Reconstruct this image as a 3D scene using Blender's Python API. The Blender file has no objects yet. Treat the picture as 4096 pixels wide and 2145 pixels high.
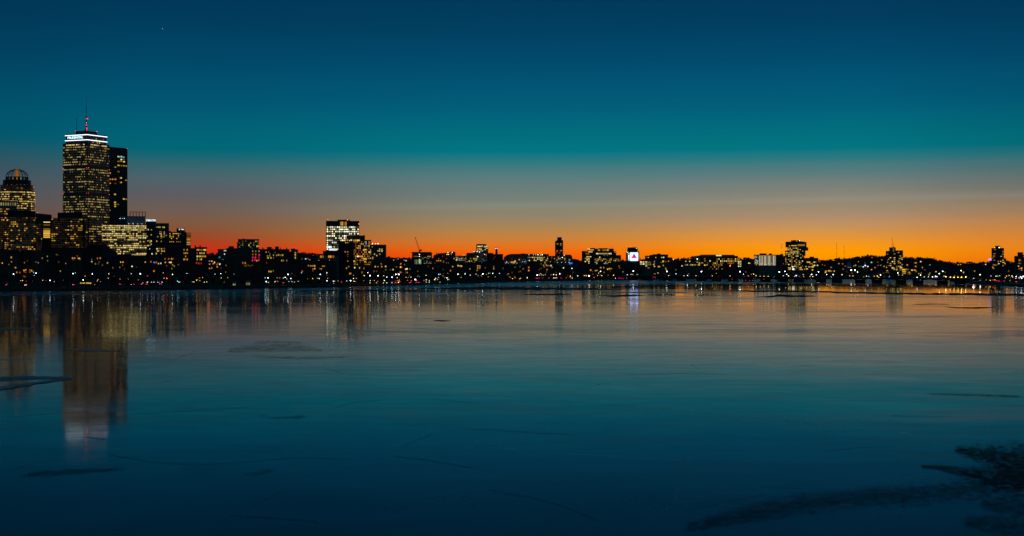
import bpy, math, random
from mathutils import Vector, noise
R = random.Random(7)
SC = bpy.context.scene
COL = SC.collection
# ---- the place: camera stands 22 m above a frozen river; +Y looks across it, metres throughout
F, CX, CY, H = 5526.0, 2048.0, 1072.5, 22.0
def P(px, py, D): return ((px - CX) * D / F, D, H - (py - CY) * D / F)
def lerp_tab(tab, x):
    if x <= tab[0][0]: return tab[0][1]
    for (a, b), (c, d) in zip(tab, tab[1:]):
        if x <= c: return b + (d - b) * (x - a) / (c - a)
    return tab[-1][1]
SHORE = [(-900,1180),(0,1304),(400,1343),(900,1439),(1300,1569),(1700,1801),(2000,2140),(2200,2330),(2480,2540),
         (2560,2760),(3000,2820),(3790,2820),(3850,2040),(3960,1800),(4096,1589),(4400,1350),(5000,1150)]
def shore(px): return lerp_tab(SHORE, px)
def gz(px, D):
    o = D - shore(px)
    if o <= 0: return 0.0
    return lerp_tab([(0,0),(7,1.9),(14,2.3),(60,2.5),(250,3.0),(1200,5.0),(9000,6.0)], o)

# ---- mesh helpers
def new_mesh(name, verts, faces, mat=None, mats=None, mi=None):
    me = bpy.data.meshes.new(name)
    me.from_pydata(verts, [], faces); me.update()
    for m in (mats or ([mat] if mat else [])): me.materials.append(m)
    if mi: me.polygons.foreach_set('material_index', mi)
    return me
def link(name, me, parent=None, loc=None, rot=None, scale=None):
    o = bpy.data.objects.new(name, me); COL.objects.link(o)
    if parent is not None: o.parent = parent
    if loc is not None: o.location = loc
    if rot is not None: o.rotation_euler = rot
    if scale is not None: o.scale = scale
    return o
class MB:
    def __init__(s): s.v, s.f = [], []
    def box(s, x0, x1, y0, y1, z0, z1):
        b = len(s.v)
        s.v += [(x0,y0,z0),(x1,y0,z0),(x1,y1,z0),(x0,y1,z0),(x0,y0,z1),(x1,y0,z1),(x1,y1,z1),(x0,y1,z1)]
        s.f += [(b+i for i in q) for q in ((0,3,2,1),(4,5,6,7),(0,1,5,4),(1,2,6,5),(2,3,7,6),(3,0,4,7))]
        s.f = [tuple(q) for q in s.f]; return s
    def prism(s, poly, y0, y1):          # outline in x,z extruded along y
        b, n = len(s.v), len(poly)
        s.v += [(x,y0,z) for x,z in poly] + [(x,y1,z) for x,z in poly]
        s.f += [tuple(range(b,b+n)), tuple(range(b+2*n-1,b+n-1,-1))]
        s.f += [(b+i, b+n+i, b+n+(i+1)%n, b+(i+1)%n) for i in range(n)]; return s
    def plan(s, poly, z0, z1):           # outline in x,y extruded up
        b, n = len(s.v), len(poly)
        s.v += [(x,y,z0) for x,y in poly] + [(x,y,z1) for x,y in poly]
        s.f += [tuple(range(b+n-1,b-1,-1)), tuple(range(b+n,b+2*n))]
        s.f += [(b+i, b+(i+1)%n, b+n+(i+1)%n, b+n+i) for i in range(n)]; return s
    def tube(s, p, q, r0, r1=None, n=6):
        r1 = r0 if r1 is None else r1
        p, q = Vector(p), Vector(q); d = (q-p).normalized()
        u = d.orthogonal().normalized(); w = d.cross(u); b = len(s.v)
        for c, r in ((p,r0),(q,r1)):
            for i in range(n):
                a = 2*math.pi*i/n; s.v.append(tuple(c + (u*math.cos(a)+w*math.sin(a))*r))
        s.f += [(b+i, b+(i+1)%n, b+n+(i+1)%n, b+n+i) for i in range(n)]
        s.f += [tuple(range(b+n-1,b-1,-1)), tuple(range(b+n,b+2*n))]; return s
    def lathe(s, prof, n=16, cx=0, cy=0):
        b = len(s.v)
        for r, z in prof:
            for i in range(n):
                a = 2*math.pi*i/n; s.v.append((cx+r*math.cos(a), cy+r*math.sin(a), z))
        for k in range(len(prof)-1):
            for i in range(n):
                j = (i+1)%n
                s.f.append((b+k*n+i, b+k*n+j, b+(k+1)*n+j, b+(k+1)*n+i))
        s.f += [tuple(range(b+n-1,b-1,-1)), tuple(range(b+(len(prof)-1)*n, b+len(prof)*n))]; return s
    def mesh(s, name, mat): return new_mesh(name, s.v, s.f, mat)
    def obj(s, name, mat, parent=None, loc=None, rot=None): return link(name, s.mesh(name, mat), parent, loc, rot)
def tag(o, label, cat, group=None):
    o['label'] = label; o['category'] = cat
    if group: o['group'] = group
    return o
def thing(name, label, cat, loc, rz=0.0, group=None):
    o = bpy.data.objects.new(name, None); COL.objects.link(o)
    o.empty_display_size = 0.5; o.location = loc; o.rotation_euler = (0,0,rz)
    return tag(o, label, cat, group)
def struct(o, kind='structure'): o['kind'] = kind; return o

# ---- materials
def nt(name):
    m = bpy.data.materials.new(name); m.use_nodes = True
    t = m.node_tree; t.nodes.clear()
    return m, t, t.nodes.new('ShaderNodeOutputMaterial')
class G:                                  # small wrapper for node maths
    def __init__(s, t): s.t = t
    def n(s, typ, **kw):
        x = s.t.nodes.new(typ)
        for k, v in kw.items(): setattr(x, k, v)
        return x
    def put(s, sock, v):
        if hasattr(v, 'is_output') or isinstance(v, bpy.types.NodeSocket): s.t.links.new(v, sock)
        else: sock.default_value = v
    def m(s, op, a, b=0.0, c=0.0, clamp=False):
        x = s.n('ShaderNodeMath', operation=op, use_clamp=clamp)
        s.put(x.inputs[0], a); s.put(x.inputs[1], b); s.put(x.inputs[2], c); return x.outputs[0]
    def mix(s, f, a, b):
        x = s.n('ShaderNodeMix', data_type='RGBA'); s.put(x.inputs[0], f); s.put(x.inputs[6], a); s.put(x.inputs[7], b); return x.outputs[2]
    def rng(s, v, a, b, c, d, smooth=False):
        x = s.n('ShaderNodeMapRange'); x.interpolation_type = 'SMOOTHSTEP' if smooth else 'LINEAR'
        s.put(x.inputs[0], v)
        for i, q in enumerate((a,b,c,d)): s.put(x.inputs[1+i], q)
        return x.outputs[0]
def rgba(c): return (c[0], c[1], c[2], 1.0)
def wall_mat(name, col, rough=0.8, var=0.35, scale=0.12, floor_h=0.0, spec=0.3):
    m, t, out = nt(name); g = G(t)
    p = g.n('ShaderNodeBsdfPrincipled'); t.links.new(p.outputs[0], out.inputs[0])
    tc = g.n('ShaderNodeTexCoord'); nz = g.n('ShaderNodeTexNoise'); nz.inputs['Scale'].default_value = scale; nz.inputs['Detail'].default_value = 5
    t.links.new(tc.outputs['Object'], nz.inputs['Vector'])
    f = g.rng(nz.outputs[0], 0.3, 0.7, 1-var, 1+var)
    if floor_h:                            # storey joints: thin darker course every storey
        sep = g.n('ShaderNodeSeparateXYZ'); t.links.new(tc.outputs['Object'], sep.inputs[0])
        fr = g.m('FRACT', g.m('DIVIDE', sep.outputs[2], floor_h))
        f = g.m('MULTIPLY', f, g.m('ADD', g.m('MULTIPLY', g.m('GREATER_THAN', fr, 0.45), 0.55), 0.45))
    x = g.n('ShaderNodeVectorMath', operation='SCALE'); x.inputs[0].default_value = col; t.links.new(f, x.inputs['Scale'])
    t.links.new(x.outputs[0], p.inputs['Base Color'])
    p.inputs['Roughness'].default_value = rough; p.inputs['Specular IOR Level'].default_value = spec
    return m
def glow_mat(name, col, s, lo=0.25, hi=1.45):
    m, t, out = nt(name); g = G(t)
    e = g.n('ShaderNodeEmission'); e.inputs[0].default_value = rgba(col)
    oi = g.n('ShaderNodeObjectInfo'); t.links.new(g.rng(oi.outputs['Random'], 0, 1, s*lo, s*hi), e.inputs[1])
    t.links.new(e.outputs[0], out.inputs[0])
    if s < 2: m.cycles.emission_sampling = 'NONE'
    return m
def band_mat(name, c1, c2, s, cell, plo, phi, run=4.0, dead=(0.012,0.014,0.016), mull=0.12):
    """ribbon glazing: each pane of the ribbon is lit at random, in runs, or left faintly glowing, with mullions between"""
    m, t, out = nt(name); g = G(t)
    tc = g.n('ShaderNodeTexCoord'); sep = g.n('ShaderNodeSeparateXYZ'); t.links.new(tc.outputs['Object'], sep.inputs[0])
    oi = g.n('ShaderNodeObjectInfo'); rnd = oi.outputs['Random']
    u = g.m('DIVIDE', g.m('ADD', sep.outputs[0], 500.0), cell)
    def wn(a, k):
        c = g.n('ShaderNodeCombineXYZ'); g.put(c.inputs[0], a); g.put(c.inputs[1], g.m('MULTIPLY', rnd, 977.0)); c.inputs[2].default_value = k
        w = g.n('ShaderNodeTexWhiteNoise'); w.noise_dimensions = '3D'; t.links.new(c.outputs[0], w.inputs['Vector']); return w.outputs['Value']
    cellid = g.m('FLOOR', u)
    v1, v2, v3 = wn(cellid, 1.0), wn(g.m('FLOOR', g.m('DIVIDE', u, run)), 2.0), wn(cellid, 3.0)
    prow = g.rng(wn(0.0, 5.0), 0, 1, plo, phi)
    lit = g.m('LESS_THAN', g.m('ADD', g.m('MULTIPLY', v1, 0.45), g.m('MULTIPLY', v2, 0.55)), prow)
    fr = g.m('FRACT', u)
    mu = g.m('MULTIPLY', g.m('GREATER_THAN', fr, mull), g.m('LESS_THAN', fr, 1-mull))
    br = g.m('MULTIPLY', mu, g.m('ADD', g.m('MULTIPLY', lit, g.rng(v3, 0, 1, 0.3*s, 1.5*s)), g.rng(v3, 0, 1, 0.0, 0.07*s)))  # faint glow on every pane paints in the sheen of unlit glass
    p = g.n('ShaderNodeBsdfPrincipled'); p.inputs['Base Color'].default_value = rgba(dead); p.inputs['Roughness'].default_value = 0.2
    t.links.new(g.mix(v1, rgba(c1), rgba(c2)), p.inputs['Emission Color']); t.links.new(br, p.inputs['Emission Strength']); m.cycles.emission_sampling = 'NONE'
    t.links.new(p.outputs[0], out.inputs[0]); return m
WARM, PALE, WHITE, ORNG = (1.0,0.57,0.07), (1.0,0.82,0.32), (0.95,0.97,1.0), (1.0,0.34,0.025)
COOL, RED, MAG, BLUE = (0.62,0.86,1.0), (1.0,0.06,0.03), (1.0,0.02,0.20), (0.06,0.25,1.0)
CYAN, GREEN = (0.05,0.75,0.85), (0.75,1.0,0.55)
M = {}
M['concrete'] = wall_mat('weathered_concrete', (0.34,0.33,0.30), floor_h=3.4)
M['pale'] = wall_mat('pale_stone', (0.42,0.40,0.36), floor_h=3.4)
M['brick'] = wall_mat('dark_brick', (0.22,0.11,0.085), scale=0.3)
M['brown'] = wall_mat('brownstone', (0.20,0.14,0.11), scale=0.3)
M['darkwall'] = wall_mat('dark_cladding', (0.12,0.122,0.125), 0.55, floor_h=3.6)
M['glasswall'] = wall_mat('dark_curtain_glass', (0.06,0.075,0.08), 0.3, floor_h=3.9, spec=0.5)
M['roof'] = wall_mat('tar_roof', (0.05,0.05,0.052), 0.9)
M['slate'] = wall_mat('slate_roof', (0.045,0.045,0.05), 0.7)
M['metal'] = wall_mat('grey_metal', (0.12,0.12,0.125), 0.45, spec=0.5)
M['pole'] = wall_mat('painted_pole', (0.06,0.065,0.06), 0.5)
M['white_steel'] = wall_mat('pale_painted_steel', (0.55,0.55,0.54), 0.5)
M['copper'] = wall_mat('bronze_ribs', (0.30,0.19,0.09), 0.45, spec=0.5)
M['bridge'] = wall_mat('old_bridge_steel', (0.045,0.045,0.04), 0.7)
M['granite'] = wall_mat('granite_pier', (0.08,0.078,0.072), 0.85, scale=0.5)
M['bark'] = wall_mat('tree_bark', (0.22,0.19,0.16), 0.9, scale=2.0)
M['twigs'] = wall_mat('bare_twigs', (0.17,0.14,0.11), 0.9, scale=0.5)
M['white_wall'] = wall_mat('white_render', (0.62,0.62,0.60), 0.8)
M['redlit_wall'] = wall_mat('redlit_terrace_wall', (0.16,0.035,0.03), 0.85)  # red light on the terrace is put into the wall colour
for k, c in dict(warm=WARM, pale=PALE, white=WHITE, orange=ORNG, cool=COOL, red=RED, mag=MAG, blue=BLUE, cyan=CYAN, green=GREEN).items():
    M['w_'+k] = glow_mat('lit_window_'+k, c, 0.72 if k not in ('white','cool','pale') else 0.9)
    M['d_'+k] = glow_mat('dim_window_'+k, c, 0.28)
    M['l_'+k] = glow_mat('lamp_glass_'+k, c, 4.6, 0.3, 1.4); M['B_'+k] = glow_mat('bright_lamp_glass_'+k, c, 8.5, 0.8, 1.25)
for k in ('red','mag'): M['t_'+k] = glow_mat('tail_light_'+k, MAG if k=='mag' else RED, 10.0, 0.7, 1.3)
M['t_white'] = glow_mat('headlight_glass', WHITE, 14.0, 0.6, 1.3)
M['strip'] = glow_mat('crown_light_strip', (0.74,0.84,1.0), 2.2, 1, 1)
M['sign_white'] = glow_mat('sign_letters', (0.62,0.92,1.0), 1.8, 1, 1)
M['b_tower'] = band_mat('tower_ribbon_glazing', (1.0,0.62,0.12), (1.0,0.86,0.36), 0.38, 1.55, 0.16, 0.66, 5)
M['b_dome'] = band_mat('curved_ribbon_glazing', WARM, PALE, 0.65, 2.2, 0.35, 0.75, 3)
M['b_office'] = band_mat('office_ribbon_glazing', (1.0,0.48,0.045), WARM, 0.52, 2.6, 0.16, 0.50, 3)
M['b_glass'] = band_mat('bright_office_glazing', WARM, (0.96,0.93,0.46), 0.72, 2.4, 0.30, 0.85, 4)
M['b_white'] = band_mat('white_office_glazing', (1.0,0.84,0.36), (0.98,0.98,0.86), 1.45, 3.0, 0.40, 0.85, 2, mull=0.2)
M['b_dark'] = band_mat('sparse_glazing', WARM, ORNG, 0.6, 3.2, 0.08, 0.36, 2)
M['b_hall'] = band_mat('glowing_hall_panels', (1.0,0.86,0.58), (0.98,0.92,0.66), 0.44, 1.7, 0.9, 1.2, 6, mull=0.14)  # panel glow stands in for floodlighting on the hall front
M['b_far'] = band_mat('far_office_glazing', (1.0,0.70,0.22), PALE, 0.85, 3.6, 0.42, 0.8, 2, mull=0.18)

# ---- labels: what stands nearest along the skyline, and which one from there
ANCH = [(68,'domed tower'),(300,'tallest tower'),(500,'glass office block'),(640,'ribbed hotel'),(760,'stepped hotel'),
        (805,'lit brick block'),(990,'magenta-lit block'),(1178,'slim brown tower'),(1340,'white-lit office tower'),
        (1450,'checkered block'),(1677,'crane'),(1925,'lit-top tower'),(1986,'tall chimney'),(2236,'lone dark tower'),
        (2400,'stepped office block'),(2536,'triangle sign'),(2640,'grey slab block'),(2860,'long office block'),(3060,'floodlit pale hall'),
        (3185,'stacked tower'),(3398,'lit white dome'),(3577,'two-mast tower'),(3690,'small lit steeple'),(3845,'hill church'),(3990,'tower by the blue sign'),(4075,'far-right tower')]
def ordw(n):
    a = 'zeroth first second third fourth fifth sixth seventh eighth ninth tenth eleventh twelfth thirteenth fourteenth fifteenth sixteenth seventeenth eighteenth nineteenth'.split()
    if n < 20: return a[n]
    t = {2:'twent',3:'thirt',4:'fort',5:'fift'}[n//10]
    return t+'ieth' if n % 10 == 0 else t+'y-'+a[n%10]
PENDING = []
def pend(o, desc, px): PENDING.append((desc, px, o))
def resolve_labels():
    c = {}
    for desc, px, o in sorted(PENDING, key=lambda q: (q[0], q[1])):
        an = None
        for ax, nm in ANCH:
            if ax <= px: an = nm
        c[(desc, an)] = k = c.get((desc, an), 0) + 1
        o['label'] = f"{desc}, {ordw(k)} right of the {an}" if an else f"{desc}, {ordw(k)} from the left end"
# ---- buildings
WM = {}
def win_mesh(w, h):
    k = (round(w,1), round(h,1))
    if k not in WM: WM[k] = MB().box(-k[0]/2,k[0]/2,-0.18,0.05,-k[1]/2,k[1]/2).mesh('window', None)
    return WM[k]
WINM = {}
def win_mesh_m(w, h, mat):
    k = (round(w,1), round(h,1), mat)
    if k not in WINM: WINM[k] = MB().box(-k[0]/2,k[0]/2,-0.18,0.05,-k[1]/2,k[1]/2).mesh('window', M[mat])
    return WINM[k]
class B:
    def __init__(s, name, label, cat, px0, px1, D, depth=25.0, group=None, base=None):
        s.D, s.depth, s.pc, s.px0, s.px1 = D, depth, (px0+px1)/2, px0, px1
        s.base = gz(s.pc, D) if base is None else base
        s.X = (s.pc-CX)*D/F; s.th = math.atan2(-s.X, D)
        s.root = thing(name, label, cat, (s.X, D, s.base), s.th, group)
        s.wins = []; s.yb = CY + (H-s.base)*F/D
    def x(s, px):
        k = (px-CX)/F; return (k*s.D-s.X)/(math.cos(s.th)-k*math.sin(s.th))
    def z(s, py): return H-(py-CY)*s.D/F-s.base
    def box(s, part, px0, px1, py0, py1=None, mat='darkwall', y0=0.0, dy=None, parent=None):
        z0 = 0.0 if py1 is None else s.z(py1)
        return MB().box(s.x(px0), s.x(px1), y0, y0+(s.depth if dy is None else dy), z0, s.z(py0)).obj(part, M[mat], parent or s.root)
    def poly(s, part, pts, mat, y0=0.0, dy=None):
        return MB().prism([(s.x(a), s.z(b)) for a, b in pts], y0, y0+(s.depth if dy is None else dy)).obj(part, M[mat], s.root)
    def win(s, px, py, w=4.0, h=4.5, mat='w_warm', y=0.0, name='window'):
        s.wins.append((px, py, w, h, mat, y, name))
    def grid(s, px0, px1, py0, py1, nx, ny, prob, mats, fw=0.6, fh=0.6, seed=1, y=0.0):
        r = random.Random(seed); cw, ch = (px1-px0)/nx, (py1-py0)/ny
        for j in range(ny):
            for i in range(nx):
                if r.random() < prob:
                    s.win(px0+cw*(i+.5), py0+ch*(j+.5), cw*fw*r.uniform(.8,1.1), ch*fh, r.choice(mats), y)
    def band(s, px0, px1, py, h, mat, y=0.0):
        w, hh = (px1-px0)*s.D/F, h*s.D/F
        k = ('band', round(w,1), round(hh,1), mat)
        if k not in WINM: WINM[k] = MB().box(-w/2,w/2,-0.2,0.05,-hh/2,hh/2).mesh('window_band', M[mat])
        return link('window_band', WINM[k], s.root, ((s.x(px0)+s.x(px1))/2, y, s.z(py)))
    def bands(s, px0, px1, py0, py1, n, mat, fill=0.5, y=0.0):
        for i in range(n):
            p = (py1-py0)/n; s.band(px0, px1, py0+p*(i+.5), p*fill, mat, y)
    def lamp(s, px, py, col='red', k=1.3, y=-0.5, part='beacon'):
        r = k*s.D/F*1.1
        return MB().lathe([(r*.45,-r*.85),(r,0),(r*.45,r*.85)], 6).obj(part, M['l_'+col], s.root, (s.x(px), y, s.z(py)))
    def done(s):
        ws = sorted(s.wins, key=lambda w: -w[2]*w[3])
        for px, py, w, h, mat, y, nm in ws[:96]:
            link(nm, win_mesh_m(w*s.D/F, h*s.D/F, mat), s.root, (s.x(px), y, s.z(py)))
        rest = ws[96:]
        if rest:
            ms = sorted({w[4] for w in rest}); b, mi = MB(), []
            for px, py, w, h, mat, y, nm in rest:
                W, Hh, X, Z = w*s.D/F/2, h*s.D/F/2, s.x(px), s.z(py)
                b.box(X-W, X+W, y-0.18, y+0.05, Z-Hh, Z+Hh); mi += [ms.index(mat)]*6
            o = link('small_windows', new_mesh('small_windows', b.v, b.f, mats=[M[k] for k in ms], mi=mi), s.root); struct(o, 'stuff')
        return s
def text_obj(txt, size_h, mat, parent, loc, rot, width=None, name='sign_lettering'):
    cu = bpy.data.curves.new(name, 'FONT'); cu.body = txt; cu.size = size_h/0.72; cu.extrude = 0.12; cu.align_x = 'CENTER'; cu.offset = size_h*0.02
    t = bpy.data.objects.new('tmp_text', cu); COL.objects.link(t)
    bpy.context.view_layer.update()
    me = bpy.data.meshes.new_from_object(t.evaluated_get(bpy.context.evaluated_depsgraph_get()))
    bpy.data.objects.remove(t); me.materials.clear(); me.materials.append(M[mat])
    if width:
        xs = [v.co.x for v in me.vertices]; k = width/(max(xs)-min(xs))
        for v in me.vertices: v.co.x *= k
    return link(name, me, parent, loc, rot)
# =====================================================  camera and sky
cam = bpy.data.objects.new('camera', bpy.data.cameras.new('camera')); COL.objects.link(cam)
cam.location = (0, 0, H); cam.rotation_euler = (math.radians(90), 0, 0)
cam.data.sensor_width = 36.0; cam.data.lens = 36.0*F/4096.0; cam.data.clip_start = 1.0; cam.data.clip_end = 80000.0
SC.camera = cam
SC.view_settings.view_transform = 'Standard'; SC.view_settings.look = 'None'
SC.view_settings.exposure = 0.0; SC.view_settings.gamma = 1.0; SC.view_settings.use_curve_mapping = False
SC.cycles.use_denoising = True; SC.cycles.sample_clamp_indirect = 12.0; SC.cycles.max_bounces = 5
SC.cycles.use_light_tree = True; SC.cycles.caustics_reflective = False; SC.cycles.caustics_refractive = False

def s2l(c): 
    c = c/255.0
    return c/12.92 if c <= 0.04045 else ((c+0.055)/1.055)**2.4
ROWS = [-9999, -600, -250, 0, 150, 300, 450, 560, 610, 660, 720, 780, 830, 880, 920, 960, 1000, 1030, 1060, 1075]
SKY = {   # one column of dusk colours per compass direction (radians from straight ahead)
 -0.37: [(0,26,46),(0,42,70),(0,44,74),(0,52,83),(0,58,89),(0,68,98),(0,80,106),(0,86,108),(22,86,104),(46,84,98),(64,83,94),(80,83,88),(91,81,80),(101,77,70),(111,74,61),(124,74,58),(134,70,52),(140,66,50),(146,62,48),(146,62,48)],
 -0.24: [(0,26,46),(0,42,70),(0,46,76),(0,54,85),(0,63,95),(0,75,106),(0,88,114),(0,99,118),(0,101,117),(44,101,112),(76,99,107),(91,93,98),(106,92,88),(121,90,71),(137,82,54),(162,67,37),(198,45,24),(210,30,26),(212,26,28),(212,26,28)],
 0.0:  [(0,26,46),(0,44,72),(0,48,80),(0,57,90),(0,66,99),(0,80,113),(0,96,122),(0,111,127),(8,117,130),(58,121,128),(94,125,126),(113,127,122),(131,131,114),(153,132,100),(178,131,79),(206,126,53),(236,106,19),(241,86,12),(240,74,12),(240,74,12)],
 0.225:[(0,26,46),(0,44,72),(0,48,80),(0,56,90),(0,66,100),(0,80,114),(0,96,122),(0,112,126),(10,117,128),(64,121,127),(104,125,124),(134,132,120),(152,137,115),(178,142,105),(206,147,85),(234,150,50),(254,154,6),(254,150,0),(252,138,0),(252,138,0)],
 0.37: [(0,26,46),(0,42,70),(0,44,76),(0,53,86),(0,61,94),(0,74,106),(0,88,114),(0,102,118),(8,106,118),(58,110,116),(94,112,112),(120,117,107),(146,124,98),(174,128,84),(198,130,68),(218,131,48),(232,130,26),(236,120,14),(230,104,14),(230,104,14)],
}
EAST = [(0,26,46),(6,44,70),(16,54,76),(24,60,80),(28,63,80),(33,65,80)]+[(42,67,80)]*14
W = bpy.data.worlds.new('World'); SC.world = W; W.use_nodes = True
t = W.node_tree; t.nodes.clear(); g = G(t)
out = t.nodes.new('ShaderNodeOutputWorld'); bg = t.nodes.new('ShaderNodeBackground'); t.links.new(bg.outputs[0], out.inputs[0])
tc = g.n('ShaderNodeTexCoord'); sep = g.n('ShaderNodeSeparateXYZ'); t.links.new(tc.outputs['Generated'], sep.inputs[0])
dx, dy, dz = sep.outputs
az = g.m('ARCTAN2', dx, dy); el = g.m('ARCSINE', dz)
EMAX = 0.5
tt = g.m('DIVIDE', el, EMAX, clamp=True)
def ramp(cols):
    r = g.n('ShaderNodeValToRGB'); cr = r.color_ramp; cr.interpolation = 'CARDINAL'
    pts = [(min(1.0, max(0.0, math.atan((CY-y)/F)/EMAX)), c) for y, c in zip(ROWS, cols)][::-1]
    pts[-1] = (1.0, pts[-1][1])
    while len(cr.elements) < len(pts)-1: cr.elements.new(0.5)
    pts = pts[1:]                       # the two lowest rows coincide
    while len(cr.elements) > len(pts): cr.elements.remove(cr.elements[-1])
    for e, (p, c) in zip(cr.elements, pts):
        e.position = p; e.color = (s2l(c[0]), s2l(c[1]), s2l(c[2]), 1)
    t.links.new(tt, r.inputs[0]); return r.outputs[0]
keys = sorted(SKY); col = ramp(SKY[keys[0]])
for a, b in zip(keys, keys[1:]):
    col = g.mix(g.rng(az, a, b, 0, 1, True), col, ramp(SKY[b]))
col = g.mix(g.rng(g.m('ABSOLUTE', az), 0.5, 1.5, 0, 1, True), col, ramp(EAST))
# thin pale cloud streaks low in the afterglow, drifting a little upward to the right
cv = g.n('ShaderNodeCombineXYZ'); t.links.new(g.m('MULTIPLY', az, 9.0), cv.inputs[0]); t.links.new(g.m('MULTIPLY', el, 140.0), cv.inputs[1])
nz = g.n('ShaderNodeTexNoise'); nz.inputs['Scale'].default_value = 1.0; nz.inputs['Detail'].default_value = 4; t.links.new(cv.outputs[0], nz.inputs['Vector'])
e0 = g.m('ADD', g.m('ADD', g.m('MULTIPLY', az, 0.0125), 0.0452), g.m('MULTIPLY', g.m('SUBTRACT', nz.outputs[0], 0.5), 0.003))
q = g.m('DIVIDE', g.m('SUBTRACT', el, e0), 0.0021)
streak = g.m('MULTIPLY', g.m('EXPONENT', g.m('MULTIPLY', g.m('MULTIPLY', q, q), -1.0)), g.rng(az, -0.22, 0.02, 0.0, 0.035, True))
veil = g.m('MULTIPLY', g.m('SUBTRACT', nz.outputs[0], 0.5), g.rng(el, 0.02, 0.06, 0.10, 0.05))
add = g.n('ShaderNodeMix', data_type='RGBA'); add.blend_type = 'MULTIPLY'; add.inputs[0].default_value = 1.0
t.links.new(col, add.inputs[6]); cc = g.n('ShaderNodeCombineColor')
for i in range(3): t.links.new(g.m('ADD', 1.0, veil), cc.inputs[i])
t.links.new(cc.outputs[0], add.inputs[7])
col = g.mix(streak, add.outputs[2], (0.75,0.78,0.70,1))
# faint physical twilight over everything: the sun is already below the horizon
sk = g.n('ShaderNodeTexSky'); sk.sky_type = 'NISHITA'; sk.sun_disc = False
sk.sun_elevation = math.radians(-4.0); sk.sun_rotation = math.radians(11.0)
sc2 = g.n('ShaderNodeMix', data_type='RGBA'); sc2.blend_type = 'ADD'; sc2.inputs[0].default_value = 0.004
t.links.new(col, sc2.inputs[6]); t.links.new(sk.outputs[0], sc2.inputs[7]); col = sc2.outputs[2]
# one evening planet
pv = Vector((650-CX, F, CY-115)).normalized()
dp = g.n('ShaderNodeVectorMath', operation='DOT_PRODUCT'); t.links.new(tc.outputs['Generated'], dp.inputs[0]); dp.inputs[1].default_value = pv
star = g.m('GREATER_THAN', dp.outputs['Value'], math.cos(0.00028))
col = g.mix(star, col, (0.8,0.8,0.75,1))
t.links.new(col, bg.inputs[0]); bg.inputs[1].default_value = 1.0
W.cycles.sampling_method = 'MANUAL'; W.cycles.sample_map_resolution = 2048

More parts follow.
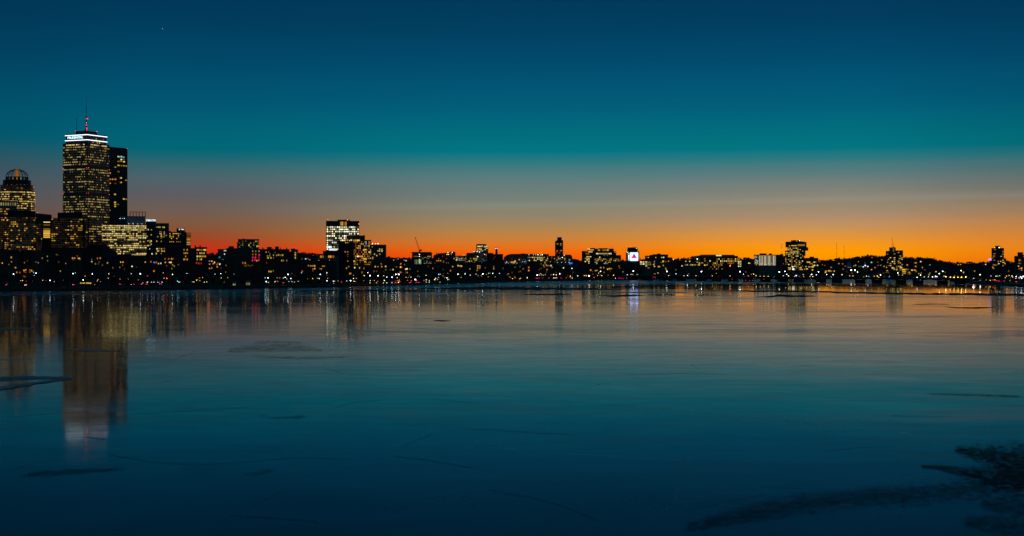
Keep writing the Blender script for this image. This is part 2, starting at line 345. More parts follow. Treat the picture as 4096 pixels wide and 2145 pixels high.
# =====================================================  river ice
def ice_mat(name, r0, r1, base, slope, ior=1.31, frost=False, spec=0.5):
    m, t, out = nt(name); g = G(t)
    p = g.n('ShaderNodeBsdfPrincipled'); t.links.new(p.outputs[0], out.inputs[0])
    tc = g.n('ShaderNodeTexCoord'); sp = g.n('ShaderNodeSeparateXYZ'); t.links.new(tc.outputs['Object'], sp.inputs[0])
    def noi(sx, sy, det=4, dist=0.0, w=0.0):
        mp = g.n('ShaderNodeMapping'); mp.inputs['Scale'].default_value = (sx, sy, 1); mp.inputs['Location'].default_value = (w, w*1.7, 0)
        t.links.new(tc.outputs['Object'], mp.inputs[0])
        n = g.n('ShaderNodeTexNoise'); n.inputs['Scale'].default_value = 1.0; n.inputs['Detail'].default_value = det; n.inputs['Distortion'].default_value = dist
        t.links.new(mp.outputs[0], n.inputs['Vector']); return n
    big, mid, fine, pat = noi(0.0016,0.0062,1.5,0.4), noi(0.010,0.030,3,0.5,7), noi(0.09,0.16,5,0.3,13), noi(0.004,0.010,6,1.2,31)
    f = g.m('ADD', g.m('MULTIPLY', big.outputs[0], 0.55), g.m('MULTIPLY', mid.outputs[0], 0.45))
    rr = g.rng(f, 0.38, 0.62, r0, r1)
    near = g.rng(sp.outputs[1], 180, 700, 1.0, 0.0)          # ripples are finer and fresher in the sheltered near reach
    bas = g.m('MULTIPLY', g.rng(mid.outputs[0], 0.35, 0.65, 0.6, 1.4), g.rng(pat.outputs[0], 0.4, 0.62, 0.6, 1.5))
    if frost:                                                 # wind-drawn hoarfrost, thawed blotches and healed cracks
        st = noi(0.035,0.11,7,1.6,51); st.inputs['Roughness'].default_value = 0.68
        fr = g.rng(st.outputs[0], 0.46, 0.68, 0, 1, True)
        rr = g.m('ADD', rr, g.m('MULTIPLY', fr, 0.035))
        bl = g.rng(pat.outputs[0], 0.54, 0.66, 0, 1, True); rr = g.m('ADD', rr, g.m('MULTIPLY', bl, 0.05))
        wv = g.n('ShaderNodeVectorMath', operation='MULTIPLY_ADD'); t.links.new(fine.outputs['Color'], wv.inputs[0]); wv.inputs[1].default_value = (5,5,0); t.links.new(tc.outputs['Object'], wv.inputs[2])
        lines = 0.0
        for sc_, wd, sd in ((0.011, 0.0016, 0), (0.027, 0.0022, 40)):
            mp = g.n('ShaderNodeMapping'); mp.inputs['Scale'].default_value = (sc_*0.55, sc_, 1); mp.inputs['Location'].default_value = (sd, sd*.3, 0); mp.inputs['Rotation'].default_value = (0,0,.3)
            t.links.new(wv.outputs[0], mp.inputs[0])
            vo = g.n('ShaderNodeTexVoronoi'); vo.feature = 'DISTANCE_TO_EDGE'; vo.voronoi_dimensions = '2D'; vo.inputs['Scale'].default_value = 1.0; t.links.new(mp.outputs[0], vo.inputs['Vector'])
            lines = g.m('MAXIMUM', lines, g.m('MULTIPLY', g.rng(vo.outputs['Distance'], 0.0, wd, 1, 0), g.rng(noi(0.006,0.012,2,0,sd+3).outputs[0], 0.46, 0.6, 0, 1)))
        rr = g.m('ADD', rr, g.m('MULTIPLY', lines, 0.35))
        bas = g.m('ADD', g.m('ADD', bas, g.m('MULTIPLY', fr, 1.1)), g.m('MULTIPLY', lines, 2.5))
    t.links.new(rr, p.inputs['Roughness'])
    x = g.n('ShaderNodeVectorMath', operation='SCALE'); x.inputs[0].default_value = base
    t.links.new(bas, x.inputs['Scale'])
    t.links.new(x.outputs[0], p.inputs['Base Color']); p.inputs['IOR'].default_value = ior; p.inputs['Specular IOR Level'].default_value = spec
    def sl(n, k):
        s = g.n('ShaderNodeSeparateColor'); t.links.new(n.outputs['Color'], s.inputs[0])
        return [g.m('MULTIPLY', g.m('SUBTRACT', o, 0.5), k) for o in (s.outputs[0], s.outputs[1])]
    sa, sb, sf = sl(big, slope), sl(mid, slope*0.9), sl(fine, slope*0.9)
    nv = g.n('ShaderNodeCombineXYZ'); nv.inputs[2].default_value = 1.0
    for i in range(2): t.links.new(g.m('ADD', sa[i], g.m('MULTIPLY', near, g.m('ADD', sb[i], sf[i]))), nv.inputs[i])
    nn = g.n('ShaderNodeVectorMath', operation='NORMALIZE'); t.links.new(nv.outputs[0], nn.inputs[0])
    t.links.new(nn.outputs[0], p.inputs['Normal'])
    if frost:                                                 # thin rime: a broad soft sheen over the clear ice
        p2 = g.n('ShaderNodeBsdfPrincipled'); p2.inputs['Roughness'].default_value = 0.46; p2.inputs['IOR'].default_value = ior
        t.links.new(x.outputs[0], p2.inputs['Base Color']); t.links.new(nn.outputs[0], p2.inputs['Normal'])
        mx = g.n('ShaderNodeMixShader'); t.links.new(g.rng(st.outputs[0], 0.35, 0.68, 0.07, 0.30), mx.inputs[0])
        t.links.new(p.outputs[0], mx.inputs[1]); t.links.new(p2.outputs[0], mx.inputs[2]); t.links.new(mx.outputs[0], out.inputs[0])
    return m
M['ice'] = ice_mat('river_ice', 0.052, 0.085, (0.004,0.050,0.054), 0.012, 1.40, True)
M['open'] = ice_mat('still_open_water', 0.03, 0.05, (0.001,0.004,0.006), 0.002, 1.33)
M['ruffled'] = ice_mat('wind_ruffled_water', 0.50, 0.62, (0.0005,0.003,0.006), 0.006, 1.33, False, 0.28)
M['greyice'] = ice_mat('thin_grey_ice', 0.15, 0.2, (0.002,0.012,0.018), 0.01)
M['softice'] = ice_mat('wet_grey_ice', 0.20, 0.30, (0.004,0.018,0.026), 0.01)
struct(link('river_ice', new_mesh('river_ice', [(-9000,-300,0),(9000,-300,0),(9000,9000,0),(-9000,9000,0)], [(0,1,2,3)], M['ice'])))
def wp(px, py, z=0.0):
    D = (H-z)*F/(py-CY); return ((px-CX)*D/F, D, z)
def patch(name, top, bot, mat, z, step=6.0, jit=0.35, seed=0):
    """a flat sheet on the river between a far edge and a near edge"""
    x0, x1 = max(top[0][0], bot[0][0]), min(top[-1][0], bot[-1][0])
    n = max(6, int((x1-x0)/step)); v, f = [], []
    for i in range(n+1):
        px = x0+(x1-x0)*i/n; e = min(1, min(i, n-i)/4.0)
        a, b = lerp_tab(top, px), lerp_tab(bot, px)
        k = (b-a)*jit
        a2 = a+k*noise.noise((px*0.03, seed, 0)); b2 = b+k*noise.noise((px*0.03, seed+9, 0))
        if mat == 'ruffled':
            tp = min(1.0, (min(i, n-i)+0.4)/(n*0.22))**0.8; md = (a2+b2)/2+0.35*(b2-a2)*noise.noise((px*0.012, seed, 4)); hw = (b2-a2)/2*tp
            a2, b2 = md-hw, md+hw
        if b2 < a2+0.12: b2 = a2+0.12
        v += [wp(px, a2, z), wp(px, b2, z)]
        if i: f.append((2*i-2, 2*i-1, 2*i+1, 2*i))
    o = link(name, new_mesh(name, v, f, M[mat])); return struct(o)
# soft wet ice skirting the banks, then the dark leads and the mirror-still openings near the bridge
patch('wet_ice', [(-600,1165),(0,1164.5),(400,1161.5),(900,1155.5),(1300,1148.5),(1700,1139),(2000,1128.5),(2300,1123.8)],
      [(-600,1186),(0,1184),(400,1176),(900,1170),(1300,1162),(1700,1152),(2000,1143),(2300,1136)], 'softice', 0.03, jit=0.3, seed=3)
patch('wet_ice', [(1990,1129.5),(2480,1121),(2600,1118.2),(3100,1118),(3790,1118.5),(3840,1137),(3960,1141),(4096,1151),(4300,1160)],
      [(1990,1145),(2480,1136),(2600,1134),(3100,1133),(3790,1133),(3840,1140),(3960,1148),(4096,1160),(4300,1172)], 'softice', 0.045, jit=0.25, seed=5)
patch('open_water', [(2300,1148),(2420,1145),(2600,1140.5),(2800,1137.5),(3000,1136.3),(3400,1136.5),(3700,1138),(3900,1140),(4000,1144)],
      [(2300,1150),(2420,1153),(2600,1155),(2800,1160),(3000,1161),(3300,1164),(3500,1170),(3800,1172),(4000,1173)], 'open', 0.06, jit=0.06, seed=1)
patch('ruffled_water', [(1640,1154),(1800,1149),(2100,1149),(2420,1153.5),(2600,1156)], [(1640,1156),(1800,1158),(2100,1160),(2420,1159.5),(2600,1159)], 'ruffled', 0.09, seed=2)
patch('ruffled_water', [(2780,1161),(3000,1161),(3200,1163.5),(3480,1170),(3800,1173),(4300,1175)], [(2780,1165),(3000,1168),(3200,1168),(3480,1176),(3800,1180),(4300,1188)], 'ruffled', 0.09, seed=4)
patch('open_water', [(2570,1179),(2640,1176.5),(2780,1176.5),(2930,1180)], [(2570,1180),(2640,1183),(2780,1183),(2930,1181.5)], 'open', 0.06, jit=.1, seed=6)
patch('ruffled_water', [(2390,1182),(2480,1179),(2580,1178.5)], [(2390,1184),(2480,1186.5),(2580,1185)], 'ruffled', 0.09, seed=7)
patch('open_water', [(3020,1186),(3120,1181),(3270,1182)], [(3020,1189),(3120,1189),(3270,1187)], 'ruffled', 0.06, seed=8)
patch('ruffled_water', [(2080,1178),(2200,1175.5),(2290,1177)], [(2080,1180.5),(2200,1181),(2290,1180)], 'ruffled', 0.06, seed=9)
patch('ruffled_water', [(1180,1160.5),(1400,1160),(1600,1160.5),(1780,1162)], [(1180,1164),(1400,1166),(1600,1167),(1780,1165)], 'ruffled', 0.06, seed=10)
patch('open_water', [(3800,1227.5),(3840,1224),(3960,1224),(3975,1226)], [(3800,1228.5),(3840,1229),(3960,1228),(3975,1227)], 'open', 0.06, step=3, jit=.1, seed=11)
patch('ruffled_water', [(3770,1227),(3820,1229.5),(3900,1229.5),(3990,1227)], [(3770,1228.5),(3820,1232),(3900,1234.5),(3990,1228.5)], 'ruffled', 0.09, step=3, seed=12)
patch('ruffled_water', [(3650,1217),(3720,1214.5),(3800,1217)], [(3650,1219),(3720,1217),(3800,1218.5)], 'ruffled', 0.06, seed=13)
patch('ruffled_water', [(1730,1282),(1760,1280.5),(1805,1282)], [(1730,1283),(1760,1285.5),(1805,1283.5)], 'ruffled', 0.06, step=3, seed=14)
patch('wet_ice', [(-200,1314),(0,1312),(150,1313)], [(-200,1320),(0,1319),(150,1315)], 'softice', 0.06, seed=15)
patch('ruffled_water', [(245,1397),(330,1395),(480,1402)], [(245,1399),(330,1404),(480,1405)], 'softice', 0.06, seed=16)
patch('wet_ice', [(-300,1516),(0,1508),(130,1504),(285,1508)], [(-300,1528),(0,1522),(130,1517),(285,1515)], 'softice', 0.06, jit=.3, seed=17)
patch('wet_ice', [(-300,1566),(0,1546),(130,1528),(290,1512)], [(-300,1580),(0,1560),(130,1538),(290,1515)], 'softice', 0.09, jit=.3, seed=27)
patch('wet_ice', [(2400,1170),(2550,1168),(2750,1169)], [(2400,1172),(2550,1172.5),(2750,1171)], 'softice', 0.06, seed=18)
# blotches of dirty melt and weed frozen into the sheet: ragged flat scabs of dark wet ice
def melt_mat(name, dens, sx=1.2, sy=0.9, lo=0.12, hi=0.95):
    m, t, out = nt(name); g = G(t)
    p = g.n('ShaderNodeBsdfPrincipled'); p.inputs['Base Color'].default_value = (0.008,0.012,0.010,1); p.inputs['Roughness'].default_value = 0.55
    p.inputs['Specular IOR Level'].default_value = 0.12
    tr = g.n('ShaderNodeBsdfTransparent'); mx = g.n('ShaderNodeMixShader')
    at = g.n('ShaderNodeAttribute'); at.attribute_name = 'cover'
    tc = g.n('ShaderNodeTexCoord')
    mp = g.n('ShaderNodeMapping'); mp.inputs['Scale'].default_value = (sx,sy,1); t.links.new(tc.outputs['Object'], mp.inputs[0])
    n1 = g.n('ShaderNodeTexNoise'); n1.inputs['Scale'].default_value = 1.0; n1.inputs['Detail'].default_value = 7; n1.inputs['Roughness'].default_value = 0.7; n1.inputs['Distortion'].default_value = 0.8
    t.links.new(mp.outputs[0], n1.inputs['Vector'])
    a = g.m('ADD', g.m('MULTIPLY_ADD', n1.outputs[0], 2.8, -0.9), g.m('MULTIPLY_ADD', at.outputs['Fac'], 1.1, -1.0))
    t.links.new(g.rng(a, lo, hi, 0, dens, True), mx.inputs[0])
    t.links.new(tr.outputs[0], mx.inputs[1]); t.links.new(p.outputs[0], mx.inputs[2]); t.links.new(mx.outputs[0], out.inputs[0]); return m
M['melt'] = melt_mat('dirty_melt_ice', 0.55); M['faint'] = melt_mat('thin_melt_film', 0.35); M['shards'] = melt_mat('broken_shell_ice', 0.26, 0.22, 0.20, 0.35, 0.75); M['deepmelt'] = melt_mat('black_melt_ice', 0.95)
def scab(pts, mat, z=0.05, n=40, m=8):
    v, f, c = [], [], []
    L = [p[0] for p in pts]
    for i in range(n+1):
        u = i/n*(len(pts)-1); k = min(int(u), len(pts)-2); q = u-k
        px, py, w = [pts[k][j]+(pts[k+1][j]-pts[k][j])*q for j in range(3)]
        for j in range(m+1):
            s = j/m*2-1
            v.append(wp(px, py+s*w*1.9, z)); c.append(max(0.0, 1-s*s)*min(1, min(i, n-i)/5.0+0.15)*1.05)
    for i in range(n):
        for j in range(m):
            a = i*(m+1)+j; f.append((a, a+1, a+m+2, a+m+1))
    me = new_mesh('melt_patch', v, f, M[mat])
    at = me.attributes.new('cover', 'FLOAT', 'POINT'); at.data.foreach_set('value', c)
    return struct(link('melt_patch', me))
scab([(2700,2125,12),(2840,2088,26),(3000,2052,38),(3200,2016,44),(3450,1990,40),(3700,1975,40),(3950,1950,44),(4180,1925,50)], 'melt', 0.05, 70, 12)
scab([(3800,1795,8),(3920,1815,34),(4060,1850,74),(4280,1870,100)], 'deepmelt', 0.06, 50, 14)
scab([(3660,1862,4),(3760,1870,9),(3870,1890,24),(4000,1915,44),(4220,1930,60)], 'deepmelt', 0.07, 50, 12)
scab([(3820,2085,18),(3960,2096,34),(4100,2106,50),(4300,2120,60)], 'melt', 0.05, 40, 12)
scab([(3900,2010,16),(4040,2022,40),(4260,2030,50)], 'melt', 0.06, 40, 12)
scab([(60,1902,5),(180,1894,12),(330,1884,10),(540,1874,4)], 'melt', 0.05)
scab([(890,1405,8),(1000,1394,14),(1120,1390,16),(1220,1392,12),(1310,1402,6)], 'shards', 0.05, 60, 14)
scab([(1000,1372,5),(1110,1366,7),(1230,1374,5)], 'shards', 0.06, 40, 8)
scab([(980,1425,4),(1200,1432,6),(1420,1428,4)], 'shards', 0.06, 40, 8)
scab([(1010,1664,6),(1130,1672,9),(1260,1662,6)], 'shards', 0.05, 40, 8)
scab([(960,1902,6),(1040,1890,9),(1115,1878,5)], 'faint', 0.05, 30, 8)
scab([(3690,1574,3),(3800,1577,4),(3980,1582,5),(4110,1588,4)], 'melt', 0.05)
# pressure cracks: thin raised ridges of broken ice
M['crack'] = ice_mat('ridge_ice', 0.3, 0.4, (0.10,0.18,0.20), 0.02); M['darkcrack'] = ice_mat('refrozen_crack', 0.3, 0.4, (0.001,0.006,0.010), 0.02)
def crack(pts, w, mat, seed=0):
    v, f, k = [], [], 0
    for (a, b), (c, d) in zip(pts, pts[1:]):
        n = max(3, int(abs(c-a)/14))
        for i in range(n + (1 if (c, d) == pts[-1] else 0)):
            q = i/n; px = a+(c-a)*q; py = b+(d-b)*q + 3.0*noise.noise((px*0.02, seed, 3))
            x, y, _ = wp(px, py); ww = w*0.6*(0.25+1.3*abs(noise.noise((px*0.06, seed, 8))))
            v += [(x, y-ww*2.2, 0.045), (x, y, 0.06), (x, y+ww*2.2, 0.045)]
            if k: f += [(k-3, k, k+1, k-2), (k-2, k+1, k+2, k-1)]
            k += 3
    struct(link('ice_crack', new_mesh('ice_crack', v, f, M[mat])))
for i, (pts, w, mat) in enumerate([
    ([(429,1819),(608,1849),(790,1862),(990,1848),(1190,1831),(1400,1838)], 0.10, 'darkcrack'), ([(18,1670),(110,1664),(213,1654)], 0.10, 'crack'),
    ([(529,1657),(740,1646),(997,1630)], 0.12, 'darkcrack'), ([(1604,1788),(1680,1760),(1738,1733)], 0.08, 'crack'),
    ([(1573,1825),(1700,1840),(1896,1873)], 0.12, 'crack'), ([(1859,1715),(2000,1722),(2151,1732),(2300,1742)], 0.09, 'darkcrack'),
    ([(922,2064),(1090,2072),(1272,2088)], 0.07, 'crack'), ([(1956,1960),(2100,1985),(2240,2020),(2400,2085)], 0.07, 'crack'),
    ([(2739,2044),(2900,2008),(3059,1980)], 0.07, 'crack'), ([(3076,1948),(3210,1955)], 0.06, 'crack'), ([(20,1890),(120,1860),(190,1836)], 0.07, 'crack'),
    ([(1000,1187),(1090,1190)], 0.25, 'darkcrack'), ([(1545,1198),(1620,1206),(1690,1222)], 0.35, 'darkcrack'), ([(1690,1206),(1760,1190)], 0.3, 'darkcrack'),
    ([(2245,1221),(2320,1231)], 0.3, 'darkcrack'), ([(1760,1304),(1790,1309)], 0.3, 'darkcrack'), ([(1560,1288),(1600,1293)], 0.3, 'darkcrack'),
    ([(560,1340),(590,1345)], 0.3, 'darkcrack'), ([(560,1371),(640,1375),(680,1382)], 0.3, 'darkcrack'), ([(640,1530),(690,1522)], 0.2, 'darkcrack'),
    ([(1340,1483),(1500,1480),(1700,1482)], 0.15, 'darkcrack'), ([(1720,1596),(1920,1614)], 0.1, 'darkcrack'), ([(2700,1250),(2860,1254),(2960,1262)], 0.22, 'darkcrack'),
    ([(3480,1225),(3560,1228)], 0.25, 'darkcrack'), ([(340,1748),(420,1757)], 0.16, 'darkcrack'), ([(250,1638),(290,1624)], 0.15, 'darkcrack'),
    ([(1310,1640),(1420,1610),(1530,1598)], 0.09, 'crack'), ([(2500,1500),(2700,1494),(2900,1497)], 0.12, 'darkcrack'), ([(1000,2030),(1100,1985),(1150,1950)], 0.06, 'crack'),
    ([(3300,1806),(3420,1792),(3560,1788)], 0.08, 'crack'), ([(3560,1663),(3680,1668),(3800,1666)], 0.1, 'crack')]):
    crack(pts, w, mat, i*3.1)

# =====================================================  land, hills
M['grass'] = wall_mat('winter_grass', (0.085,0.08,0.035), 0.95, scale=0.08)
M['hill'] = wall_mat('wooded_hillside', (0.035,0.03,0.028), 0.95, scale=0.02)
M['asphalt'] = wall_mat('asphalt', (0.05,0.05,0.05), 0.85)
cols = list(range(-900, 5000, 20)); offs = [0,3,7,14,40,90,160,260,500,900,1600,3000,6500]
v, f = [], []
for px in cols:
    for o in offs:
        D = shore(px)+o+ (2.0*noise.noise((px*0.05,0,1)) if o else 0); X = (px-CX)*D/F
        v.append((X, D, gz(px, D)-(0.15 if o == 0 else 0)))
n = len(offs)
for i in range(len(cols)-1):
    for j in range(n-1): a = i*n+j; f.append((a, a+n, a+n+1, a+1))
struct(link('ground', new_mesh('ground', v, f, M['grass'])))
def road(name, off, w, px0, px1, mat='asphalt'):
    v, f = [], []; xs = list(range(px0, px1, 16))
    for i, px in enumerate(xs):
        for k in (0, w):
            D = shore(px)+off+k; v.append(((px-CX)*D/F, D, gz(px, D)+0.05))
        if i: f.append((2*i-2, 2*i, 2*i+1, 2*i-1))
    struct(link(name, new_mesh(name, v, f, M[mat])))
road('river_road', 95, 14, -800, 2540)
M['path'] = wall_mat('pale_path_gravel', (0.34,0.32,0.27), 0.95, scale=0.5)
road('footpath', 15, 5, -800, 2440, 'path')
HILL = [(-900,1045),(0,1042),(700,1030),(860,1016),(960,1014),(1200,1014),(1240,1017),(1300,1020),(1540,1033),(1640,1036),(1730,1041),(1900,1044),(2290,1041),(2330,1041),(2490,1046),(2570,1042),
        (2690,1040),(2750,1035),(2780,1030),(2950,1036),(2983,1033),(3010,1040),(3200,1044),(3290,1046),(3302,1050),(3320,1042),(3350,1037),(3380,1034),(3400,1038),(3430,1031),(3450,1028),
        (3470,1026),(3500,1029),(3540,1028),(3620,1027),(3640,1031),(3680,1036),(3720,1039),(3760,1045),(3800,1052),(3830,1055),(3900,1055),(3940,1053),(4000,1049),(4030,1048),(4050,1052),(4096,1052),(5000,1050)]
HD0, HD1 = 3700.0, 4700.0
def hz(px, D):
    zr = H-(lerp_tab(HILL, px)+3.0-CY)*HD1/F
    u = (D-HD0)/(HD1-HD0)
    if u <= 0: return 0.0
    if u <= 1: return 3.0+(zr-3.0)*(u*u*(3-2*u))
    return max(0.0, zr*(1-(u-1)*0.9))
v, f = [], []; xs = list(range(-900, 5000, 8)); ds = [3600,3800,4000,4200,4400,4600,4700,4800,5200,5800]
for px in xs:
    for D in ds:
        z = hz(px, D); z += 2.5*noise.noise((px*0.03, D*0.01, 2)) if z > 6 else 0
        v.append(((px-CX)*D/F, D, z))
n = len(ds)
for i in range(len(xs)-1):
    for j in range(n-1): a = i*n+j; f.append((a, a+n, a+n+1, a+1))
struct(link('hills', new_mesh('hills', v, f, M['hill'])))
# the wood along the crest: one far mass of bare crowns
v, f = [], []; r = random.Random(3)
for k in range(2600):
    px = r.uniform(-300, 4400); D = HD1-r.uniform(0, 420)**1.0; 
    if r.random() < 0.5: D = HD1-r.uniform(0, 60)
    x, y, z = (px-CX)*D/F, D, hz(px, D); s = r.uniform(3.0, 7.0)*(1+0.5*noise.noise((px*0.012,0,5)))
    for q in range(12):
        th, u = r.uniform(0, 6.28), r.uniform(-1, 1); rr = s*r.uniform(.3,1.0)
        c = Vector((x+rr*math.cos(th)*math.sqrt(1-u*u), y+rr*math.sin(th), z+s*0.45+rr*0.8*u)); w = s*r.uniform(.18,.42)
        b = len(v)
        for e in range(4):
            aa = e*1.57+th; v.append((c.x+w*math.cos(aa), c.y+w*r.uniform(-.5,.5), c.z+w*math.sin(aa)))
        f.append((b,b+1,b+2,b+3))
struct(link('hill_woods', new_mesh('hill_woods', v, f, M['twigs'])), 'stuff')['label'] = 'bare dark woods along the crest of the hills'

# =====================================================  the long low bridge
Pa, Pb = Vector((200.0, 2560.0)), Vector((638.0, 1905.0)); dv = (Pb-Pa); BL = dv.length
def bridge_s(px):
    k = (px-CX)/F; return (k*Pa.y-Pa.x)/(dv.x-k*dv.y)*BL
def bridge_pt(px): return Pa+dv*(bridge_s(px)/BL)
bang = math.atan2(dv.y, dv.x)
br = thing('road_bridge', 'long low steel girder bridge on dark stone piers across the frozen river', 'bridge', (Pa.x, Pa.y, 0), bang)
piers = [2530,2588,2668,2725,2806,2865,2933,2994,3062,3131,3195,3284,3348,3441,3508,3604,3672,3770,3840]
ss = [bridge_s(2445)]+[bridge_s(p) for p in piers]+[bridge_s(3925)]
DZ = 7.1; mb = MB(); outl = [(ss[0], DZ), (ss[0], 4.6)]
for a, b in zip(ss, ss[1:]):
    for i in range(1, 9): u = i/8; outl.append((a+(b-a)*u, DZ-1.35-1.15*(2*abs(u-.5))**2))
outl.append((ss[-1], DZ))
def sidestrip(poly_top, y0, y1):
    m = MB(); pts = outl[1:-1]
    for (xa, za), (xb, zb) in zip(pts, pts[1:]):
        if xb-xa < 0.05: continue
        b = len(m.v)
        m.v += [(xa,y0,za),(xb,y0,zb),(xb,y0,poly_top),(xa,y0,poly_top),(xa,y1,za),(xb,y1,zb),(xb,y1,poly_top),(xa,y1,poly_top)]
        m.f += [tuple(b+i for i in q) for q in ((0,1,2,3),(7,6,5,4),(0,4,5,1),(3,2,6,7))]
    return m
sidestrip(DZ-0.35, -10, -9.2).obj('girder', M['bridge'], br); sidestrip(DZ-0.35, 9.2, 10).obj('girder', M['bridge'], br)
MB().box(ss[0], ss[-1], -11, 11, DZ-0.35, DZ).obj('deck', M['asphalt'], br)
for sgn in (-1, 1):
    m = MB().box(ss[0], ss[-1], sgn*10.7-.12, sgn*10.7+.12, DZ+0.95, DZ+1.1)
    x = ss[0]
    while x < ss[-1]: m.box(x, x+0.9, sgn*10.7-.1, sgn*10.7+.1, DZ, DZ+0.95); x += 1.8
    m.obj('railing', M['metal'], br)
for p in piers:
    s = bridge_s(p); m = MB()
    lo, hi = 2.3, 1.5
    b = len(m.v); pts = lambda w, L: [(s-w,-L),(s,-L-2.2),(s+w,-L),(s+w,L),(s,L+2.2),(s-w,L)]
    m.v += [(x,y,-0.3) for x,y in pts(lo,9.5)]+[(x,y,DZ-2.45) for x,y in pts(hi,9.0)]
    m.f += [(5,4,3,2,1,0),(6,7,8,9,10,11)]+[(i,(i+1)%6,6+(i+1)%6,6+i) for i in range(6)]
    m.obj('pier', M['granite'], br)
# =====================================================  landmark buildings
# ---- tall square tower with two white light bands
def solve_tower():
    best = None; D0 = 2068.0; X0 = (350-CX)*D0/F
    for a in range(20, 75):
        al = math.radians(a)
        for s in (44,46,48,50,52,54,56):
            p1 = (X0-s*math.cos(al))/(D0+s*math.sin(al))*F+CX; p2 = (X0+s*math.sin(al))/(D0+s*math.cos(al))*F+CX
            e = abs(p1-252)+abs(p2-439)
            if best is None or e < best[0]: best = (e, al, s, X0, D0)
    return best
_, al, S, X0, D0 = solve_tower()
zb = gz(350, D0); zt = lambda py: H-(py-CY)*D0/F-zb
T = thing('office_tower', 'tallest square office tower, crowned by two bright white light bands and a mast', 'skyscraper', (X0, D0, zb), math.atan2(math.cos(al), math.sin(al)))
MB().box(0,S,0,S,0,zt(570)).obj('wall', M['glasswall'], T)
CRN = MB().box(3,S-3,3,S-3,zt(570),zt(536)+1.5).obj('crown', M['darkwall'], T)
MB().box(13,S-13,13,S-13,zt(536)+1.5,zt(536)+6.5).obj('penthouse', M['darkwall'], T)
for py in (538, 558.5):
    z = zt(py)
    m = MB().box(2.2,S-2.2,2.2,3.0,z-.45,z+.45).box(2.2,3.0,3.0,S-2.2,z-.45,z+.45).box(S-3.0,S-2.2,3.0,S-2.2,z-.45,z+.45).box(3.0,S-3.0,S-3.0,S-2.2,z-.45,z+.45)
    m.obj('light_band', M['strip'], CRN)
def tower_band(L, h, mat):
    k = ('tb', round(L,1), round(h,1), mat)
    if k not in WINM: WINM[k] = MB().box(-L/2,L/2,-0.2,0.05,-h/2,h/2).mesh('window_band', M[mat])
    return WINM[k]
for i in range(40):
    py = 587+i*9.95
    if 664 < py < 674 or 768 < py < 777: continue
    for side in (0, 1):
        me = tower_band(S-1.6, 1.55, 'b_tower')
        if side == 0: link('window_band', me, T, (S/2, 0, zt(py)))
        else: link('window_band', me, T, (0, S/2, zt(py)), (0,0,-math.pi/2))
for side in (0, 1):                       # lit restaurant floors under the crown
    me = tower_band(S-12, 1.6, 'b_glass')
    for py in (577.5,): link('window_band', me, T, (S/2,0,zt(py)) if side == 0 else (0,S/2,zt(py)), (0,0,0) if side == 0 else (0,0,-math.pi/2))
me = tower_band(S-16, 1.6, 'b_glass'); link('window_band', me, T, (S/2, 2.95, zt(566))); 
me = tower_band(S-14, 1.3, 'b_office'); link('window_band', me, T, (S/2, 2.95, zt(551)))
text_obj('PRUDENTIAL', 3.6, 'sign_white', CRN, (2.8, S*0.55, zt(551.5)), (math.pi/2,0,-math.pi/2), 30)
def beacon(parent, loc, r, col='red', part='beacon'):
    return MB().lathe([(r*.45,-r*.85),(r,0),(r*.45,r*.85)], 6).obj(part, M['l_'+col], parent, loc)
for py in (671, 773):
    for x, y in ((-.6,1.5),(1.5,-.6),(S-1,-.6),(-.6,S-1)): beacon(T, (x,y,zt(py)), 0.36)
c = S/2; zr = zt(536)+6.5
mast = MB().lathe([(3.2,zr),(2.6,zr+2.5),(1.3,zr+4)],8,c,c).tube((c,c,zr+3),(c,c,zr+23),1.15,1.0,8).obj('mast', M['white_steel'], T)
MB().tube((c,c,zr+23),(c,c,zr+38),.5,.4).tube((c,c,zr+38),(c,c,zr+53),.22,.12).obj('mast_top', M['pole'], mast)
for x, y, z in ((c-1.6,c-1.6,zr+19.5),(c+1.2,c-1.6,zr+19.7)): beacon(T,(x,y,z),.5)
for x, y, z in ((c-1.4,c-2.2,zr+5),(13,13,zr+1.0),(13,S-13,zr+.8),(S-13,13,zr+.8)): beacon(T,(x,y,z),.55)
beacon(mast,(c-1.5,c-1.5,zr+10),.5,'mag'); beacon(mast,(c-1.3,c-1.3,zr+13.5),.4,'white')
MB().tube((14,S-14,zr-.1),(14,S-14,zr+21),.42,.25).obj('antenna', M['pole'], T)

# ---- domed round tower at the far left
b = B('domed_tower', 'round-tiered tower with a ribbed, lit lattice dome', 'skyscraper', -4, 140, 2250, 58)
rad = lambda px: px*b.D/F
cy = rad(72)
for part, r, y0, y1, mat in (('wall',70,762,None,'glasswall'),('upper_tier',64,738,762,'darkwall'),('shoulder',54,718,738,'darkwall'),('drum',44,704,718,'concrete')):
    MB().lathe([(rad(r),0 if y1 is None else b.z(y1)),(rad(r),b.z(y0))],28,b.x(68),cy).obj(part, M[mat], b.root)
def ring(r, py, h, mat, n=28, part='window_band'):
    R0 = rad(r)+.25; hh = h*b.D/F/2
    return MB().lathe([(R0-.3,-hh),(R0,-hh),(R0,hh),(R0-.3,hh)],n).obj(part, M[mat], b.root, (b.x(68),cy,b.z(py)))
for i in range(20): ring(70, 768+i*9.2, 4.4, 'b_dome')
for py in (744, 752, 758): ring(64, py, 2.5, 'b_dark')
m = MB(); zd = b.z(704); hd = b.z(673)-zd; Rd = rad(43)
for k in range(18):
    a = 2*math.pi*k/18; pts = [(Rd*math.cos(q), hd*math.sin(q)) for q in [i*math.pi/2/7 for i in range(8)]]
    for (r0,z0),(r1,z1) in zip(pts, pts[1:]): m.tube((r0*math.cos(a),r0*math.sin(a),z0),(r1*math.cos(a),r1*math.sin(a),z1),.38,.38,4)
